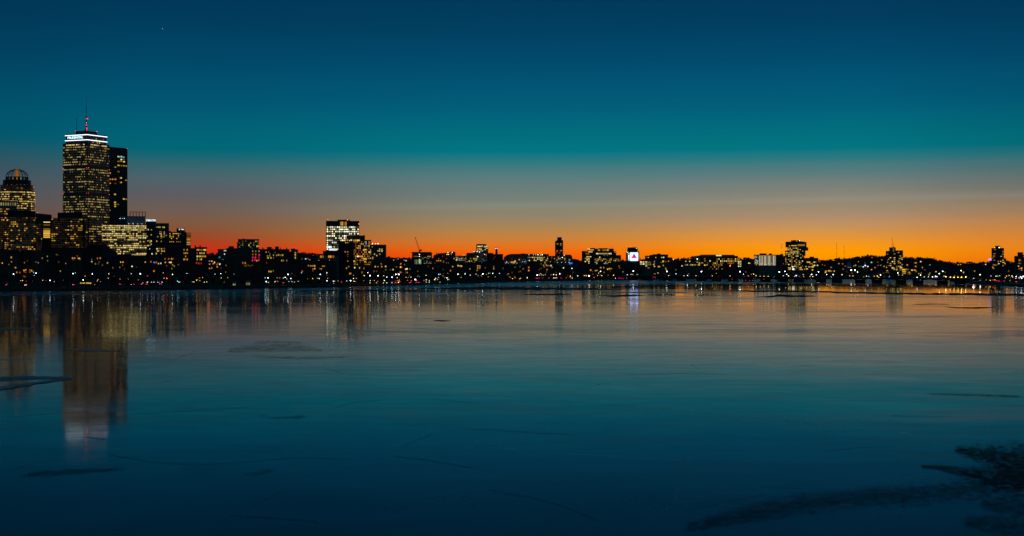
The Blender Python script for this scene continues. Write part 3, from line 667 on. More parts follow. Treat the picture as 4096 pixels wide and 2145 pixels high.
for q in (.35,.75,1.1):
    rr, zz = Rd*math.cos(q), hd*math.sin(q)
    for k in range(24):
        a, a2 = 2*math.pi*k/24, 2*math.pi*(k+1)/24; m.tube((rr*math.cos(a),rr*math.sin(a),zz),(rr*math.cos(a2),rr*math.sin(a2),zz),.28,.28,4)
dr = m.obj('dome_ribs', M['copper'], b.root, (b.x(68),cy,zd))
MB().lathe([(rad(8),0),(rad(8),hd*.93),(rad(3),hd*1.06)],12).obj('lantern', M['d_orange'], dr)
for dxp, py in ((-9,668),(0,662),(9,668)): MB().tube((0,0,0),(0,0,(676-py)*b.D/F),.25,.12).obj('finial', M['pole'], b.root, (b.x(68+dxp),cy,b.z(676)))
for px in (24,39,52,68,84,96): ring_y = cy-rad(44)*math.sqrt(max(.05,1-((px-68)/45)**2)); b.win(px, 712, 3, 9, 'd_warm' if px < 80 else 'd_cool', ring_y)
for px in (16,30,46,67,83,97,107,118): b.win(px, 739, 2.6, 4.5, 'w_cool' if px in (67,97) else 'd_white', cy-rad(55)*math.sqrt(max(.04,1-((px-68)/56)**2)))  # small glowing panes added in place of the uplit white fins
b.done()

b = B('arcade_block', 'pale stone block with a lit arcade along its top, in front of the domed tower', 'building', -40, 68, 2180, 25)
b.box('wall', -40, 68, 806, mat='pale'); b.box('cornice', -42, 70, 803.5, 806.2, 'pale', -.6, 26)
for i in range(11): b.win(-33+i*9.4, 816.5, 5, 12, 'd_pale')
b.bands(-38, 34, 832, 860, 3, 'b_office'); b.done()

b = B('office_block', 'wide dark office block with scattered yellow windows, below the domed tower', 'office building', -60, 170, 2000, 45)
b.box('wall', -60, 170, 866, mat='darkwall'); b.box('penthouse', 30, 142, 842, 866, 'roof', 6, 25); b.box('bay', 38, 142, 867, None, 'concrete', -1.5, 1.5)
for i in range(17):
    y = 872+i*8.3
    b.band(-55, 4, y, 4, 'b_dark'); b.band(7, 34, y, 4, 'b_office'); b.band(40, 140, y, 4, 'b_office', -1.5)
    if i > 2: b.band(146, 167, y, 4, 'b_dark')
b.win(50, 872, 4, 4, 'w_cool', -1.5); b.win(28, 881, 4, 4, 'w_white'); b.done()

b = B('stair_tower_block', 'brown block with one tall yellow glazed stairwell and a slanted roof', 'office building', 142, 207, 2070, 30)
b.poly('wall', [(142,853),(207,859),(207,b.yb),(142,b.yb)], 'brown'); 
for y, mt, h in ((889,'w_pale',3),(900,'d_warm',7),(917,'d_warm',7),(925,'w_warm',6),(933,'w_warm',6),(941,'w_warm',6),(949,'w_warm',5)): b.win(187, y, 25, h, mt)
b.win(161, 886, 8, 4, 'w_orange'); b.lamp(151, 851, 'red', 1.1); b.done()

b = B('office_block', 'dark office block at the foot of the tallest tower, with a flat black roof box', 'office building', 205, 357, 2020, 40)
b.box('wall', 205, 357, 873, mat='darkwall'); b.box('penthouse', 230, 331, 851, 873, 'roof', 4, 22); b.box('parapet', 240, 362, 871, 876, 'concrete', -.8, 41)
for i in range(14):
    y = 878+i*8.5
    b.band(208, 278, y, 3.6, 'b_dark'); b.band(281, 316, y, 4.2, 'b_office'); b.band(319, 331, y, 4.2, 'b_office'); b.band(340, 350, y, 3.6, 'b_dark')
b.win(318, 877, 13, 4, 'w_pale'); b.win(299, 877, 14, 3.6, 'w_warm'); b.win(273, 904, 5, 4, 'w_cool'); b.done()

b = B('dark_glass_tower', 'dark glass slab tower with few amber windows, tucked behind the tallest tower', 'skyscraper', 436, 510, 2260, 35)
b.poly('wall', [(436,588),(510,593),(510,b.yb),(436,b.yb)], 'glasswall')
for k in range(9): b.box('fin', 438+k*8.8, 439+k*8.8, 592, mat='darkwall', y0=-.6, dy=.6) if k < 9 else 0
for px, py, mt in ((474,627,'w_green'),(485,627,'w_cool'),(494,629,'w_green'),(485,638,'w_green'),(495,638,'d_green'),(474,646,'w_warm'),(484,645,'w_warm'),(496,647,'w_warm'),
    (474,662,'w_warm'),(485,663,'w_warm'),(495,663,'w_warm'),(505,664,'w_warm'),(462,669,'w_warm'),(484,712,'w_warm'),(439,718,'w_orange'),(450,718,'w_orange'),(462,718,'w_orange'),(439,734,'w_orange'),
    (484,730,'w_warm'),(504,721,'d_warm'),(462,734,'d_orange'),(439,693,'w_orange'),(474,687,'d_warm'),(460,778,'w_warm'),(495,796,'w_warm'),(505,797,'d_warm'),(460,810,'w_warm'),(461,818,'w_warm'),(472,818,'w_warm'),(461,826,'w_warm'),(437,842,'w_orange'),(494,852,'w_orange')):
    b.win(px, py, 7, 5, mt)
b.lamp(508, 594, 'red', 1.2); b.done()

b = B('glass_office_block', 'brightly lit glass office block with a rooftop frame and pale floodlit screen', 'office building', 412, 583, 1990, 42)
b.box('wall', 412, 583, 897, mat='glasswall'); b.box('rear_core', 448, 505, 842, 897, 'darkwall', 14, 20)
b.box('roof_screen', 507, 581, 867, 897, 'white_wall', 3, 1.0)
m = MB(); fz0, fz1 = b.z(867), b.z(846)
for px in (521,533,545,557,570,582): m.box(b.x(px)-.45, b.x(px)+.45, 8, 8.9, fz0, fz1-.6)
m.box(b.x(520), b.x(582.7), 7.9, 9.0, fz1-.7, fz1).box(b.x(507), b.x(582.7), 7.9, 9.0, fz0, fz0+1.1); m.obj('roof_frame', M['pole'], b.root)
for px in (515,533,551,568): b.lamp(px, 895.5, 'white', .85, 0.8, 'flood_or_fill_lamp')
for px in (480,489,498): b.lamp(px, 873, 'cool', .9, 13.2, 'flood_or_fill_lamp')
for i in range(15):
    y = 904+i*7.9
    x0 = 412 if i < 9 else 412+(i-8)*10
    b.band(x0, 583, y, 4.6, 'b_glass')
b.win(530, 952, 9, 5, 'w_blue'); b.win(552, 943, 6, 4, 'w_blue'); b.win(569, 943, 6, 4, 'w_blue'); b.win(548, 920, 5, 4, 'w_cool')
b.win(555, 1019, 54, 4.5, 'w_pale', -0.1); b.done()

b = B('ribbed_hotel', 'grey ribbed hotel slab with a lit name sign on its left roof box', 'hotel', 583, 676, 2090, 30)
b.box('wall', 583, 622, 899, mat='darkwall'); b.box('slab', 622, 676, 893, None, 'concrete', -1, 31); b.box('penthouse', 583, 624, 878, 899, 'darkwall', -.3, 14)
for k in range(8): b.box('rib', 630+k*5.8, 631+k*5.8, 902, mat='concrete', y0=-1.7, dy=.7)
text_obj('SHERATON', 3.0, 'sign_white', b.root, (b.x(603.5), -.5, b.z(885.8)), (math.pi/2,0,0), 37*b.D/F)
for px, py in ((627,909),(633,909),(640,909),(652,909),(657,910)): b.win(px, py, 3.6, 4.5, 'w_warm', -1)
for px, py in ((640,928),(645,928),(645,935),(640,935),(645,941),(645,947),(645,953),(631,947),(657,929),(657,936),(657,942),(665,942),(652,948),(657,948),(645,966),(627,965)): b.win(px, py, 3.4, 4, R.choice(['w_warm','w_warm','d_warm','w_pale']), -1)
for px, py in ((593,919),(606,920),(605,940),(588,946),(592,964),(600,963),(605,965),(600,970),(605,977),(600,982),(592,983),(600,996)): b.win(px, py, 3.6, 4, R.choice(['w_warm','w_warm','w_pale']))
b.done()

b = B('stepped_hotel', 'dark stepped hotel slab with a small white logo sign on its roof box', 'hotel', 676, 763, 2120, 30)
b.box('wall', 676, 745, 928, mat='darkwall'); b.box('wing', 745, 763, 931, None, 'concrete', 2, 26); b.box('penthouse', 706, 740, 914, 928, 'darkwall', 3, 12); b.box('stair_head', 676, 683, 924, 928, 'darkwall', 4, 8)
b.win(718, 918, 5.5, 5.5, 'w_cool', 3)
text_obj('Hilton', 1.9, 'sign_white', b.root, (b.x(731), 2.8, b.z(920)), (math.pi/2,0,0), 11*b.D/F)
for px in (712, 735): MB().tube((0,0,0),(0,0,2.4),.16,.1).obj('antenna', M['pole'], b.root, (b.x(px),8,b.z(914)))
for j, y in enumerate((935,941.5,948,954.5,967.5)):
    for i, px in enumerate((680,686,693,700,707,714,721)):
        if R.random() < (.9 if j in (0,4) else .42): b.win(px, y, 3.6, 3.4, 'w_warm')
for y in range(936, 985, 7): b.win(754.5, y, 14, 3, R.choice(['w_orange','d_orange','w_warm','d_orange']), 2)
b.done()

b = B('terrace_block', 'low block with a dark red lit roof terrace, before the ribbed hotel', 'building', 600, 732, 1900, 30)
b.box('wall', 600, 732, 986, mat='brick'); b.box('terrace', 612, 700, 975, 986, 'redlit_wall', 1, 16); b.box('parapet', 672, 732, 982, 986, 'concrete', 0, 2)
for px, py, mt in ((628,996,'w_cool'),(636,995,'w_warm'),(646,996,'w_warm'),(657,995,'w_warm'),(648,1005,'w_warm'),(657,1005,'w_warm'),(630,1005,'w_warm'),(608,1016,'w_white'),(625,1015,'w_warm'),(645,1015,'w_warm'),(634,1004,'w_warm')): b.win(px, py, 4.5, 5, mt)
b.done()

b = B('brick_block', 'square brick apartment block with four lit rows of windows on its right half', 'apartment building', 730, 827, 1740, 22)
b.box('wall', 730, 784, 993, mat='brick'); b.box('bay', 784, 827, 990, None, 'brick', -1.2, 23); b.box('cornice', 783, 828, 988.6, 990.4, 'darkwall', -1.6, 24)
for px in (735,738,778,798): b.box('chimney', px, px+5, 981, 993 if px < 780 else 990, 'brick', 6, 2)
for j, y in enumerate((1000,1013,1026,1038)):
    b.grid(786, 825, y-5, y+5, 7, 1, .9 if j < 3 else .5, ['w_warm','w_warm','w_pale','w_orange'], .62, .62, 40+j, -1.2)
    b.grid(733, 752, y-5, y+5, 3, 1, .8, ['w_warm','w_warm','w_orange'], .6, .6, 50+j)
b.grid(786, 825, 1048, 1060, 7, 1, .6, ['d_orange','d_red'], .6, .5, 61, -1.2); b.win(786, 1052, 3, 6, 'w_red', -1.2); b.done()

b = B('flat_office', 'small grey-green flat-roofed block with a bright greenish window strip', 'building', 871, 912, 2100, 25)
b.box('wall', 871, 912, 998, mat='concrete'); b.box('parapet', 870, 912, 996.6, 998.4, 'pale', -.4, 26); b.win(901, 1003, 11, 4, 'w_green'); b.win(878, 1030, 6, 7, 'd_cyan'); b.win(898, 1017, 4, 4, 'w_white'); b.win(891, 1041, 6, 5, 'w_orange'); b.done()
b = B('grey_block', 'square grey apartment block standing above dark roofs, its right side half lit', 'apartment building', 948, 1036, 2200, 30)
b.box('wall', 952, 1036, 958, mat='pale'); b.box('wing', 948, 952, 969, None, 'concrete', 1, 28); b.box('parapet', 951, 1037, 956.8, 958.4, 'concrete', -.4, 31); b.box('stair_head', 969, 980, 955, 957, 'concrete', 6, 6)
b.grid(955, 1018, 961, 1000, 10, 5, .22, ['d_warm','d_orange'], .5, .55, 71); b.grid(1020, 1036, 961, 1000, 3, 4, .6, ['d_warm','w_warm'], .7, .6, 72); b.win(996, 981, 3.5, 8, 'w_warm'); b.done()

b = B('apartment_row', 'long dark apartment block with roof chimneys and magenta-lit windows at its middle', 'apartment building', 905, 1060, 1760, 24)
b.box('wall', 905, 1004, 993, mat='brown'); b.box('bay', 1004, 1060, 996, None, 'brick', 1, 22)
for x0, x1, y in ((914,935,985),(977,995,985),(1003,1007,992),(1018,1030,993),(1050,1054,990)): b.box('chimney', x0, x1, y, 996.5, 'brick', 6, 5)
for px, py, mt in ((1011,1005,'d_pale'),(1023,1005,'d_pale'),(1036,1005,'d_warm'),(1011,1018,'d_orange'),(1023,1018,'d_orange'),(1037,1020,'w_mag'),(1011,1030,'w_mag'),(1022,1030,'w_mag'),(1036,1030,'d_mag'),(1010,1042,'w_mag'),(1020,1040,'w_mag'),(1027,1043,'w_orange'),(1035,1041,'w_mag'),(1016,1033,'d_mag')): b.win(px, py, 4, 6.5, mt, 1)
for px, py in ((971,1052),(981,1053)): b.win(px, py, 4.5, 7.5, 'w_orange')
for k in range(12): b.win(978+k*3.1, 1063+2.4*math.sin(k*1.1), 2.2, 2.2, 'd_orange', -.6, 'string_light')
b.done()
b = B('apartment_row', 'dark brick apartment block with two tall chimney stacks and yellow windows', 'apartment building', 1060, 1158, 1760, 24)
b.box('wall', 1060, 1158, 998, mat='brick'); b.box('cornice', 1059, 1159, 996.8, 998.6, 'darkwall', -.6, 25)
for x0, x1, y in ((1068,1087,988),(1100,1116,986),(1090,1093,992),(1121,1124,990),(1145,1149,991)): b.box('chimney', x0, x1, y, 997, 'brick', 6, 5)
b.grid(1048+14, 1082, 1005, 1036, 4, 4, .55, ['w_warm','d_warm','w_pale'], .45, .55, 75); b.grid(1084, 1157, 1005, 1048, 11, 4, .22, ['w_warm','d_orange','w_orange','d_pale'], .45, .55, 76)
for px, py, mt in ((1107,1022,'w_orange'),(1114,1020,'w_warm'),(1131,1021,'w_warm'),(1076,1086,'w_warm'),(1084,1087,'w_warm'),(1093,1084,'d_pale'),(1073,1032,'w_warm'),(1084,1032,'w_warm'),(1067,1052,'w_mag')): b.win(px, py, 4, 5.5, mt)
b.done()
b = B('slim_tower', 'slim brown tower with one lit vertical shaft of windows and red roof lights', 'apartment tower', 1164, 1192, 2400, 14)
b.box('wall', 1164, 1181, 994, mat='brown'); b.box('slab', 1181, 1192, 998, None, 'brown', 1, 12)
for y in range(1010, 1038, 4): b.win(1181, y, 4, 3, 'w_warm', -.1)
b.win(1189, 1011, 5, 2, 'd_warm', 1); b.lamp(1169, 993, 'red', .8); b.lamp(1179, 992.5, 'red', .8); b.done()

b = B('office_tower', 'tall white-lit office tower with a ribbed dark top and one yellow panel', 'office tower', 1304, 1437, 2450, 40)
b.box('wall', 1304, 1437, 906, mat='concrete'); b.box('crown', 1304, 1437, 884, 906, 'darkwall'); b.box('penthouse', 1350, 1400, 879, 884, 'roof', 8, 20)
for k in range(26): b.box('fin', 1305.5+k*5.1, 1307+k*5.1, 885, 905, 'concrete', -.7, .7)
for k in range(5): b.win(1363+k*5.1, 895, 4, 15, 'w_warm', -.15)
for i in range(11):
    y = 909+i*8.8; b.band(1308, 1436, y, 5, 'b_white')
b.win(1332, 999, 32, 7, 'w_white', -.05)
text_obj('2020', 3.2, 'sign_white', b.root, (b.x(1316), -.3, b.z(992)), (math.pi/2,0,0), 21*b.D/F, 'lit_numerals')
for px, py in ((1312,879),(1390,880.5),(1435,896)): b.lamp(px, py, 'red', 1.6)
for k in range(14): b.box('roof_pipe', 1346+k*4, 1347+k*4, 876+R.uniform(0,3), 880, 'pole', 10+R.uniform(0,4), .6)
b.done()
b = B('apartment_block', 'dark apartment block with a checkered grid of pink and amber windows and a black penthouse', 'apartment building', 1355, 1485, 1850, 26)
b.box('wall', 1355, 1412, 967, mat='roof'); b.box('bay', 1412, 1485, 960, None, 'darkwall', -.8, 26); b.box('penthouse', 1385, 1460, 942, 960, 'darkwall', 4, 16); b.box('lift_head', 1456, 1459, 939, 942, 'darkwall', 6, 3)
b.grid(1414, 1485, 964, 1062, 12, 12, .58, ['d_orange','d_orange','w_orange','w_warm','d_warm','d_red','w_warm'], .62, .55, 81, -.8)
for px, py, mt in ((1380,961,'w_orange'),(1390,961,'w_orange'),(1405,961,'w_pale'),(1416,962,'w_warm'),(1423,962,'w_warm'),(1430,962,'w_warm'),(1436,962,'w_warm'),(1464,975,'w_blue'),(1431,1026,'w_white'),(1448,1026,'w_orange'),(1440,1026,'w_orange'),(1463,999,'w_warm'),(1456,1000,'w_warm'),(1478,1009,'w_pale'),(1457,1036,'w_warm'),(1463,1036,'w_warm'),(1417,1045,'w_warm'),(1419,1057,'w_warm'),(1460,1047,'w_warm')): b.win(px, py, 6, 6, mt, -.95)
for py, mt in ((1008,'w_orange'),(1018,'w_red'),(1026,'d_red'),(1045,'w_orange')): b.win(1391, py, 3, 3.4, mt)
b.win(1381, 1008, 5, 3, 'w_pale'); b.win(1383, 971, 3, 2.4, 'w_pale'); b.win(1391, 971, 3, 2.4, 'w_warm')
for px, py, mt in ((1395,1067,'w_orange'),(1386,1073,'w_warm'),(1399,1095,'w_orange'),(1404,1095,'w_orange'),(1438,1072,'w_warm'),(1419,1071,'w_pale'),(1456,1074,'w_orange'),(1448,1090,'w_orange')): b.win(px, py, 4, 6, mt, -.95 if px > 1412 else 0)
b.done()
b = B('ribbed_block', 'grey block of close vertical ribs beside the checkered block, three white roof lights above', 'office building', 1485, 1545, 2300, 28)
b.box('wall', 1485, 1545, 979, mat='concrete')
for k in range(17): b.box('rib', 1486+k*3.5, 1487+k*3.5, 981, mat='pale', y0=-.7, dy=.7)
for px in (1490,1502,1512): b.lamp(px, 975, 'white', 1.3, 4, 'roof_light')
for px, py in ((1489,988),(1512,1004),(1519,997),(1528,998),(1519,1004),(1528,1005),(1498,1017),(1507,1023),(1519,1017),(1491,1030),(1491,1035)): b.win(px, py, 3.6, 4, R.choice(['w_warm','w_pale']), -.75)
b.done()
b = B('low_hall', 'low beige hall with orange windows and a lit sloping canopy, below the white-lit tower', 'building', 1262, 1360, 2240, 30)
b.box('wall', 1266, 1360, 1022, mat='pale'); b.box('upper_storey', 1292, 1356, 1004, 1022, 'roof', 6, 20)
for px, w in ((1284,6),(1292,4),(1316,6),(1323,5),(1333,8)): b.win(px, 1020 if False else 1027, w, 9, 'w_orange')
b.poly('canopy', [(1264,1046),(1292,1037),(1330,1038),(1330,1041),(1292,1040)], 'pale', -6, 6); b.lamp(1276, 1042, 'pale', .6, -7, 'flood_or_fill_lamp'); b.lamp(1318, 1042, 'pale', .6, -7, 'flood_or_fill_lamp'); b.done()

b = B('site_block', 'half-built block under the crane, glowing greenish through its lower floors', 'building', 1648, 1728, 2500, 30)
b.box('wall', 1648, 1728, 1012, mat='darkwall'); b.box('roof_deck', 1646, 1726, 1008.5, 1012, 'roof', -1, 32)
for k in range(6): b.win(1660+k*4.6, 1048, 1.6, 18, 'd_green' if k < 4 else 'w_green')
b.win(1678, 1045, 4.5, 17, 'w_green', -.1); b.win(1664, 1026, 18, 3, 'd_orange'); b.win(1716, 1026, 13, 3, 'd_pale'); b.grid(1684, 1726, 1028, 1056, 8, 6, .45, ['d_green','d_pale','d_pale'], .5, .5, 91)
b.lamp(1678, 1018, 'white', 1.1); b.lamp(1678, 1026, 'white', 1.0); b.done()
Dc = 2505
def zc(py): return H-(py-CY)*Dc/F
def xc(px): return (px-CX)*Dc/F
cr = thing('tower_crane', 'thin luffing crane leaning left over a half-built block', 'crane', (xc(1677), Dc+12, zc(1009.5)))
ox = xc(1677); zo = zc(1009.5)
MB().box(-1.3,1.3,-1.3,1.3,0,zc(999)-zo).obj('tower', M['metal'], cr)
m = MB(); p0 = Vector((-1,0,zc(1002)-zo)); p1 = Vector((xc(1660)-ox,0,zc(952)-zo))
for s_ in (-.55,.55): m.tube(p0+Vector((s_*1.4,s_,0)), p1+Vector((s_*.8,s_*.4,0)), .24, .2, 4)
for k in range(14): m.tube(p0.lerp(p1,k/14)+Vector((.7*(-1)**k,0,0)), p0.lerp(p1,(k+1)/14)-Vector((.7*(-1)**k,0,0)), .13, .13, 4)
m.obj('jib', M['metal'], cr)
MB().tube(Vector((1.8,0,zc(998)-zo)), p1, .12, .12, 4).obj('pendant', M['pole'], cr)
MB().box(.2,4,-1.2,1.2,zc(1004)-zo,zc(998)-zo).obj('counterweight', M['metal'], cr)
MB().box(p1.x-.9,p1.x+.9,-.6,.6,p1.z-.5,p1.z+.9).obj('jib_head', M['metal'], cr)

b = B('apartment_block', 'dark rounded-shoulder apartment block right of the crane, with small white roof lights', 'apartment building', 1733, 1822, 2380, 26)
b.poly('wall', [(1733,1026),(1738,1019),(1760,1014),(1800,1010),(1822,1008),(1822,b.yb),(1733,b.yb)], 'brick'); b.box('stair_head', 1799, 1816, 1006.5, 1012, 'darkwall', 4, 12)
for px in (1745,1752,1763): b.box('chimney', px, px+3, 1011, 1020, 'brick', 8, 2)
b.grid(1736, 1820, 1022, 1056, 11, 4, .3, ['w_warm','d_orange','d_red','w_orange'], .42, .5, 93); b.win(1774, 1047, 4, 7, 'w_warm')
for px, py in ((1792,1011),(1809,1009.5),(1788,1018),(1794,1018),(1805,1016)): b.lamp(px, py, 'white' if py < 1012 else 'pale', 1.0, -1, 'roof_light')
b.done()
b = B('pale_low_block', 'low pale block glowing yellow-green beside the lit-top tower', 'building', 1820, 1872, 2600, 26)
b.box('wall', 1820, 1872, 1023, mat='pale'); b.box('upper_storey', 1848, 1864, 1019, 1023, 'concrete', 2, 12); b.win(1855, 1021, 13, 3, 'w_orange', 2)
b.grid(1822, 1848, 1027, 1044, 4, 3, .8, ['d_green','w_green','d_pale'], .6, .6, 95); b.grid(1848, 1872, 1027, 1050, 4, 4, .5, ['w_warm','d_pale'], .4, .5, 96); b.win(1827, 1038, 4, 4, 'w_pale', -.05); b.done()
b = B('lit_top_tower', 'small tower with two white-lit top floors above a pale stone block', 'office tower', 1905, 1953, 3000, 25)
b.box('wall', 1905, 1946, 978, mat='darkwall'); b.box('wing', 1934, 1953, 984, None, 'glasswall', -.8, 24); b.box('penthouse', 1909, 1942, 976.5, 978, 'roof', 3, 15)
b.band(1907, 1933, 986, 4.5, 'b_glass'); b.win(1916, 986, 14, 4.5, 'w_pale', -.1); b.win(1928, 985, 6, 6, 'w_green', -.1); b.win(1944, 987, 16, 6, 'w_pale', -.9)
for y in (994, 999, 1004): b.band(1908, 1932, y, 2.6, 'b_far'); b.band(1936, 1952, y, 2.6, 'b_far', -.8)
b.win(1910, 1000, 5, 3, 'w_mag', -.1); b.done()
b = B('pale_block', 'pale stone hospital-like block with white roof lights, in front of the lit-top tower', 'building', 1866, 1950, 2750, 30)
b.box('wall', 1866, 1892, 1012, mat='darkwall'); b.box('bay', 1875, 1890, 1022, None, 'pale', -1, 1); b.box('main_block', 1892, 1918, 1006, None, 'concrete', -1.5, 31); b.box('stair_shaft', 1918, 1926, 1006, None, 'white_wall', -2, 31); b.box('right_wing', 1926, 1950, 1009, None, 'pale', -1.2, 31)
for k in range(5): b.box('rib', 1929+k*4.4, 1930.6+k*4.4, 1011, mat='white_wall', y0=-1.9, dy=.7)
for px, py in ((1896,1007),(1908,1007),(1918,1008)): b.lamp(px, py, 'white', 1.1, -2.4, 'roof_light')
b.lamp(1938, 1018, 'cool', 1.2, -2.2, 'wall_light'); b.lamp(1944, 1020, 'red', 1.0, -2.2); b.lamp(1911, 1027, 'pale', 1.0, -2.4, 'wall_light')
for px, py, mt in ((1895,1035,'w_warm'),(1900,1036,'w_warm'),(1907,1036,'w_warm'),(1900,1042,'d_warm'),(1905,1042,'w_warm'),(1877,1045,'w_warm'),(1886,1045,'w_warm'),(1935,1042,'w_warm'),(1930,1037,'d_warm'),(1882,1035,'d_warm'),(1905,1030,'d_pale')): b.win(px, py, 4, 4.2, mt, -1.55)
for px in (1897,1911,1922,1934,1945): b.lamp(px, 1051, 'cool', .9, -7, 'flood_or_fill_lamp')  # lamps added low in front to brighten the pale stone
b.done()
b = B('power_station', 'dark brick plant carrying one tall round chimney with two white lamps at the top', 'building', 1955, 2016, 2850, 30)
b.box('wall', 1956, 2012, 1018, mat='brick'); b.box('left_wing', 1950, 1972, 1012, None, 'roof', 3, 20); b.box('parapet', 1955, 2013, 1016.5, 1018.3, 'darkwall', -.4, 31)
MB().lathe([(rad_ := 4.6*b.D/F, b.z(1018)-1),(4.0*b.D/F, b.z(994)),(4.6*b.D/F, b.z(993)),(4.6*b.D/F, b.z(991))], 12).obj('chimney', M['brick'], b.root, (b.x(1986), 8, 0))
for px in (1983.5, 1989.5): b.lamp(px, 994.5, 'white', 1.15, 2, 'chimney_lamp')
b.grid(1958, 2010, 1024, 1050, 8, 4, .15, ['d_orange','d_red'], .4, .5, 98); b.done()
b = B('low_stone_row', 'long low row of pale stone houses with an amber-lit ground floor', 'building', 2015, 2112, 2900, 30)
b.poly('wall', [(2015,1030),(2028,1020),(2045,1016),(2075,1016),(2092,1014),(2112,1016),(2112,b.yb),(2015,b.yb)], 'pale'); b.box('grey_front', 2028, 2060, 1030, None, 'concrete', -1, 1); b.box('white_wing', 2085, 2109, 1036, None, 'white_wall', -1.5, 8)
for px, py, w, mt in ((2052,1049,18,'w_warm'),(2056,1053,8,'w_orange'),(2060,1045,4,'w_pale'),(2077,1039,4,'w_orange'),(2027,1049,3,'w_white'),(2040,1049,5,'d_orange'),(2048,1038,3,'d_warm')): b.win(px, py, w, 4, mt, -1.1)
b.lamp(2090, 1047, 'cool', .6, -5, 'flood_or_fill_lamp'); b.lamp(2100, 1047, 'cool', .6, -5, 'flood_or_fill_lamp')
for px in (2022,2034,2048,2068): b.lamp(px, 1053, 'pale', .7, -7, 'flood_or_fill_lamp')  # lamps added along the foot to brighten the row
b.done()
b = B('long_office_row', 'long office row with even yellow window rows and white lights on its roof', 'office building', 2095, 2222, 3000, 35)
b.box('wall', 2095, 2222, 1024, mat='glasswall'); b.box('roof_plant', 2108, 2195, 1016, 1024, 'darkwall', 4, 20); b.box('left_wing', 2080, 2098, 1018, None, 'brown', 4, 30)
for px, c_ in ((2116,'white'),(2134,'white'),(2143,'pale'),(2152,'white'),(2169,'white')): b.lamp(px, 1019.5, c_, 1.25 if c_ == 'white' else .8, 2, 'roof_light')
for px, py, c_ in ((2098,1023,'mag'),(2104,1017,'pale'),(2162,1020,'orange'),(2160,1021,'orange'),(2188,1017,'red'),(2165,1012,'orange')): b.lamp(px, py, c_, .9, 1)
for y in (1030, 1036.5, 1042.5): b.band(2100, 2180, y, 3.4, 'b_far')
b.grid(2182, 2221, 1026, 1050, 7, 4, .35, ['w_warm','d_pale','w_pale'], .45, .5, 101); b.done()
b = B('lone_tower', 'lone dark glass tower with a square cap, standing high above low rooftops', 'apartment tower', 2219, 2253, 3100, 18)
b.box('wall', 2220, 2252.5, 961, mat='glasswall'); b.box('penthouse', 2229, 2247, 949, 961, 'darkwall', 2, 12)
for px in (2224.5, 2237, 2249): b.box('pilaster', px-.5, px+.5, 963, mat='metal', y0=-.8, dy=.8)
for px, py, w, mt in ((2223,963,4,'w_orange'),(2243,976,4,'w_warm'),(2230,976,7,'d_warm'),(2243,982,6,'d_warm'),(2244,1003,8,'d_warm'),(2229,1003,6,'d_orange'),(2238,1012,4,'d_orange'),(2228,1008,4,'d_orange'),(2248,1002,3,'d_orange')): b.win(px, py, w, 3.4, mt)
b.lamp(2222.5, 1014.5, 'red', .9); b.done()
b = B('grey_campus_block', 'low grey campus block at the foot of the lone dark tower, one wing lit blue', 'building', 2222, 2292, 2950, 32)
b.box('wall', 2222, 2284, 1019, mat='concrete'); b.poly('right_wing', [(2254,1020),(2284,1020),(2289,1028),(2289,b.yb),(2254,b.yb)], 'concrete', -1, 30); b.box('blue_wing', 2276, 2292, 1040, None, 'pale', -1.8, 8)
b.grid(2224, 2262, 1026, 1044, 6, 3, .55, ['w_warm','d_pale','w_warm'], .5, .55, 103, -1.05); b.lamp(2249, 1030, 'white', 1.0, -1.6, 'wall_light'); b.lamp(2257, 1022, 'pale', .9, -1.6, 'roof_light'); b.win(2283, 1054, 14, 7, 'w_blue', -1.85); b.win(2278, 1040, 6, 6, 'd_pale', -1.85)
for px in (2230,2246,2262,2276): b.lamp(px, 1050, 'cool', .7, -7, 'flood_or_fill_lamp')  # lamps added before the block to raise its brightness
b.done()
b = B('stepped_office', 'wide stepped office block with bright yellow window rows and rooftop plant', 'office building', 2327, 2484, 2900, 40)
b.box('wall', 2350, 2455, 995, mat='glasswall'); b.box('left_step', 2327, 2350, 1004, None, 'darkwall', 2, 36); b.box('right_step', 2455, 2465, 1005, None, 'darkwall', 2, 36); b.box('right_wing', 2465, 2484, 1021, None, 'darkwall', 1, 36); b.box('roof_plant', 2360, 2380, 992.5, 995, 'roof', 5, 15); b.box('roof_plant', 2395, 2430, 993, 995, 'roof', 5, 15)
MB().tube((0,0,0),(1.6,0,5.5),.25,.12).tube((.6,0,2),(-1.2,0,4),.15,.1).obj('roof_mast', M['pole'], b.root, (b.x(2445),8,b.z(995)))
for px, w in ((2396,9),(2417,16),(2431,8)): b.win(px, 1001, w, 5.5, 'w_warm')
for px, w in ((2389,9),(2413,36),(2440,13)): b.win(px, 1015, w, 5, 'w_pale')
b.win(2366, 1000, 18, 3.6, 'w_warm'); b.win(2361, 1008, 18, 3.6, 'w_warm'); b.win(2350, 1016, 16, 3.6, 'w_warm', -.1); b.win(2356, 997, 4, 8, 'w_pale', -.1); b.win(2343, 1008, 8, 3, 'd_orange', 2); b.win(2460, 1009, 3, 3, 'w_warm', 2)
b.grid(2338, 2366, 1024, 1056, 4, 5, .85, ['w_pale','w_warm','w_pale'], .72, .5, 105, -.05)
for y in (1037, 1043): b.grid(2378, 2482, y-3, y+3, 18, 1, .85, ['w_warm','d_warm','w_warm'], .6, .62, 106+y, -.1 if False else -.05)
b.grid(2378, 2456, 1047, 1057, 13, 2, .4, ['w_pale','w_white','w_warm'], .5, .5, 109); b.grid(2372, 2450, 1020, 1034, 13, 3, .12, ['d_pale','d_cool'], .4, .5, 110); b.win(2399, 1030, 3, 6, 'w_green'); b.lamp(2351, 996, 'warm', 1.4, -.6, 'roof_light') if 'l_warm' in M else 0
b.done()
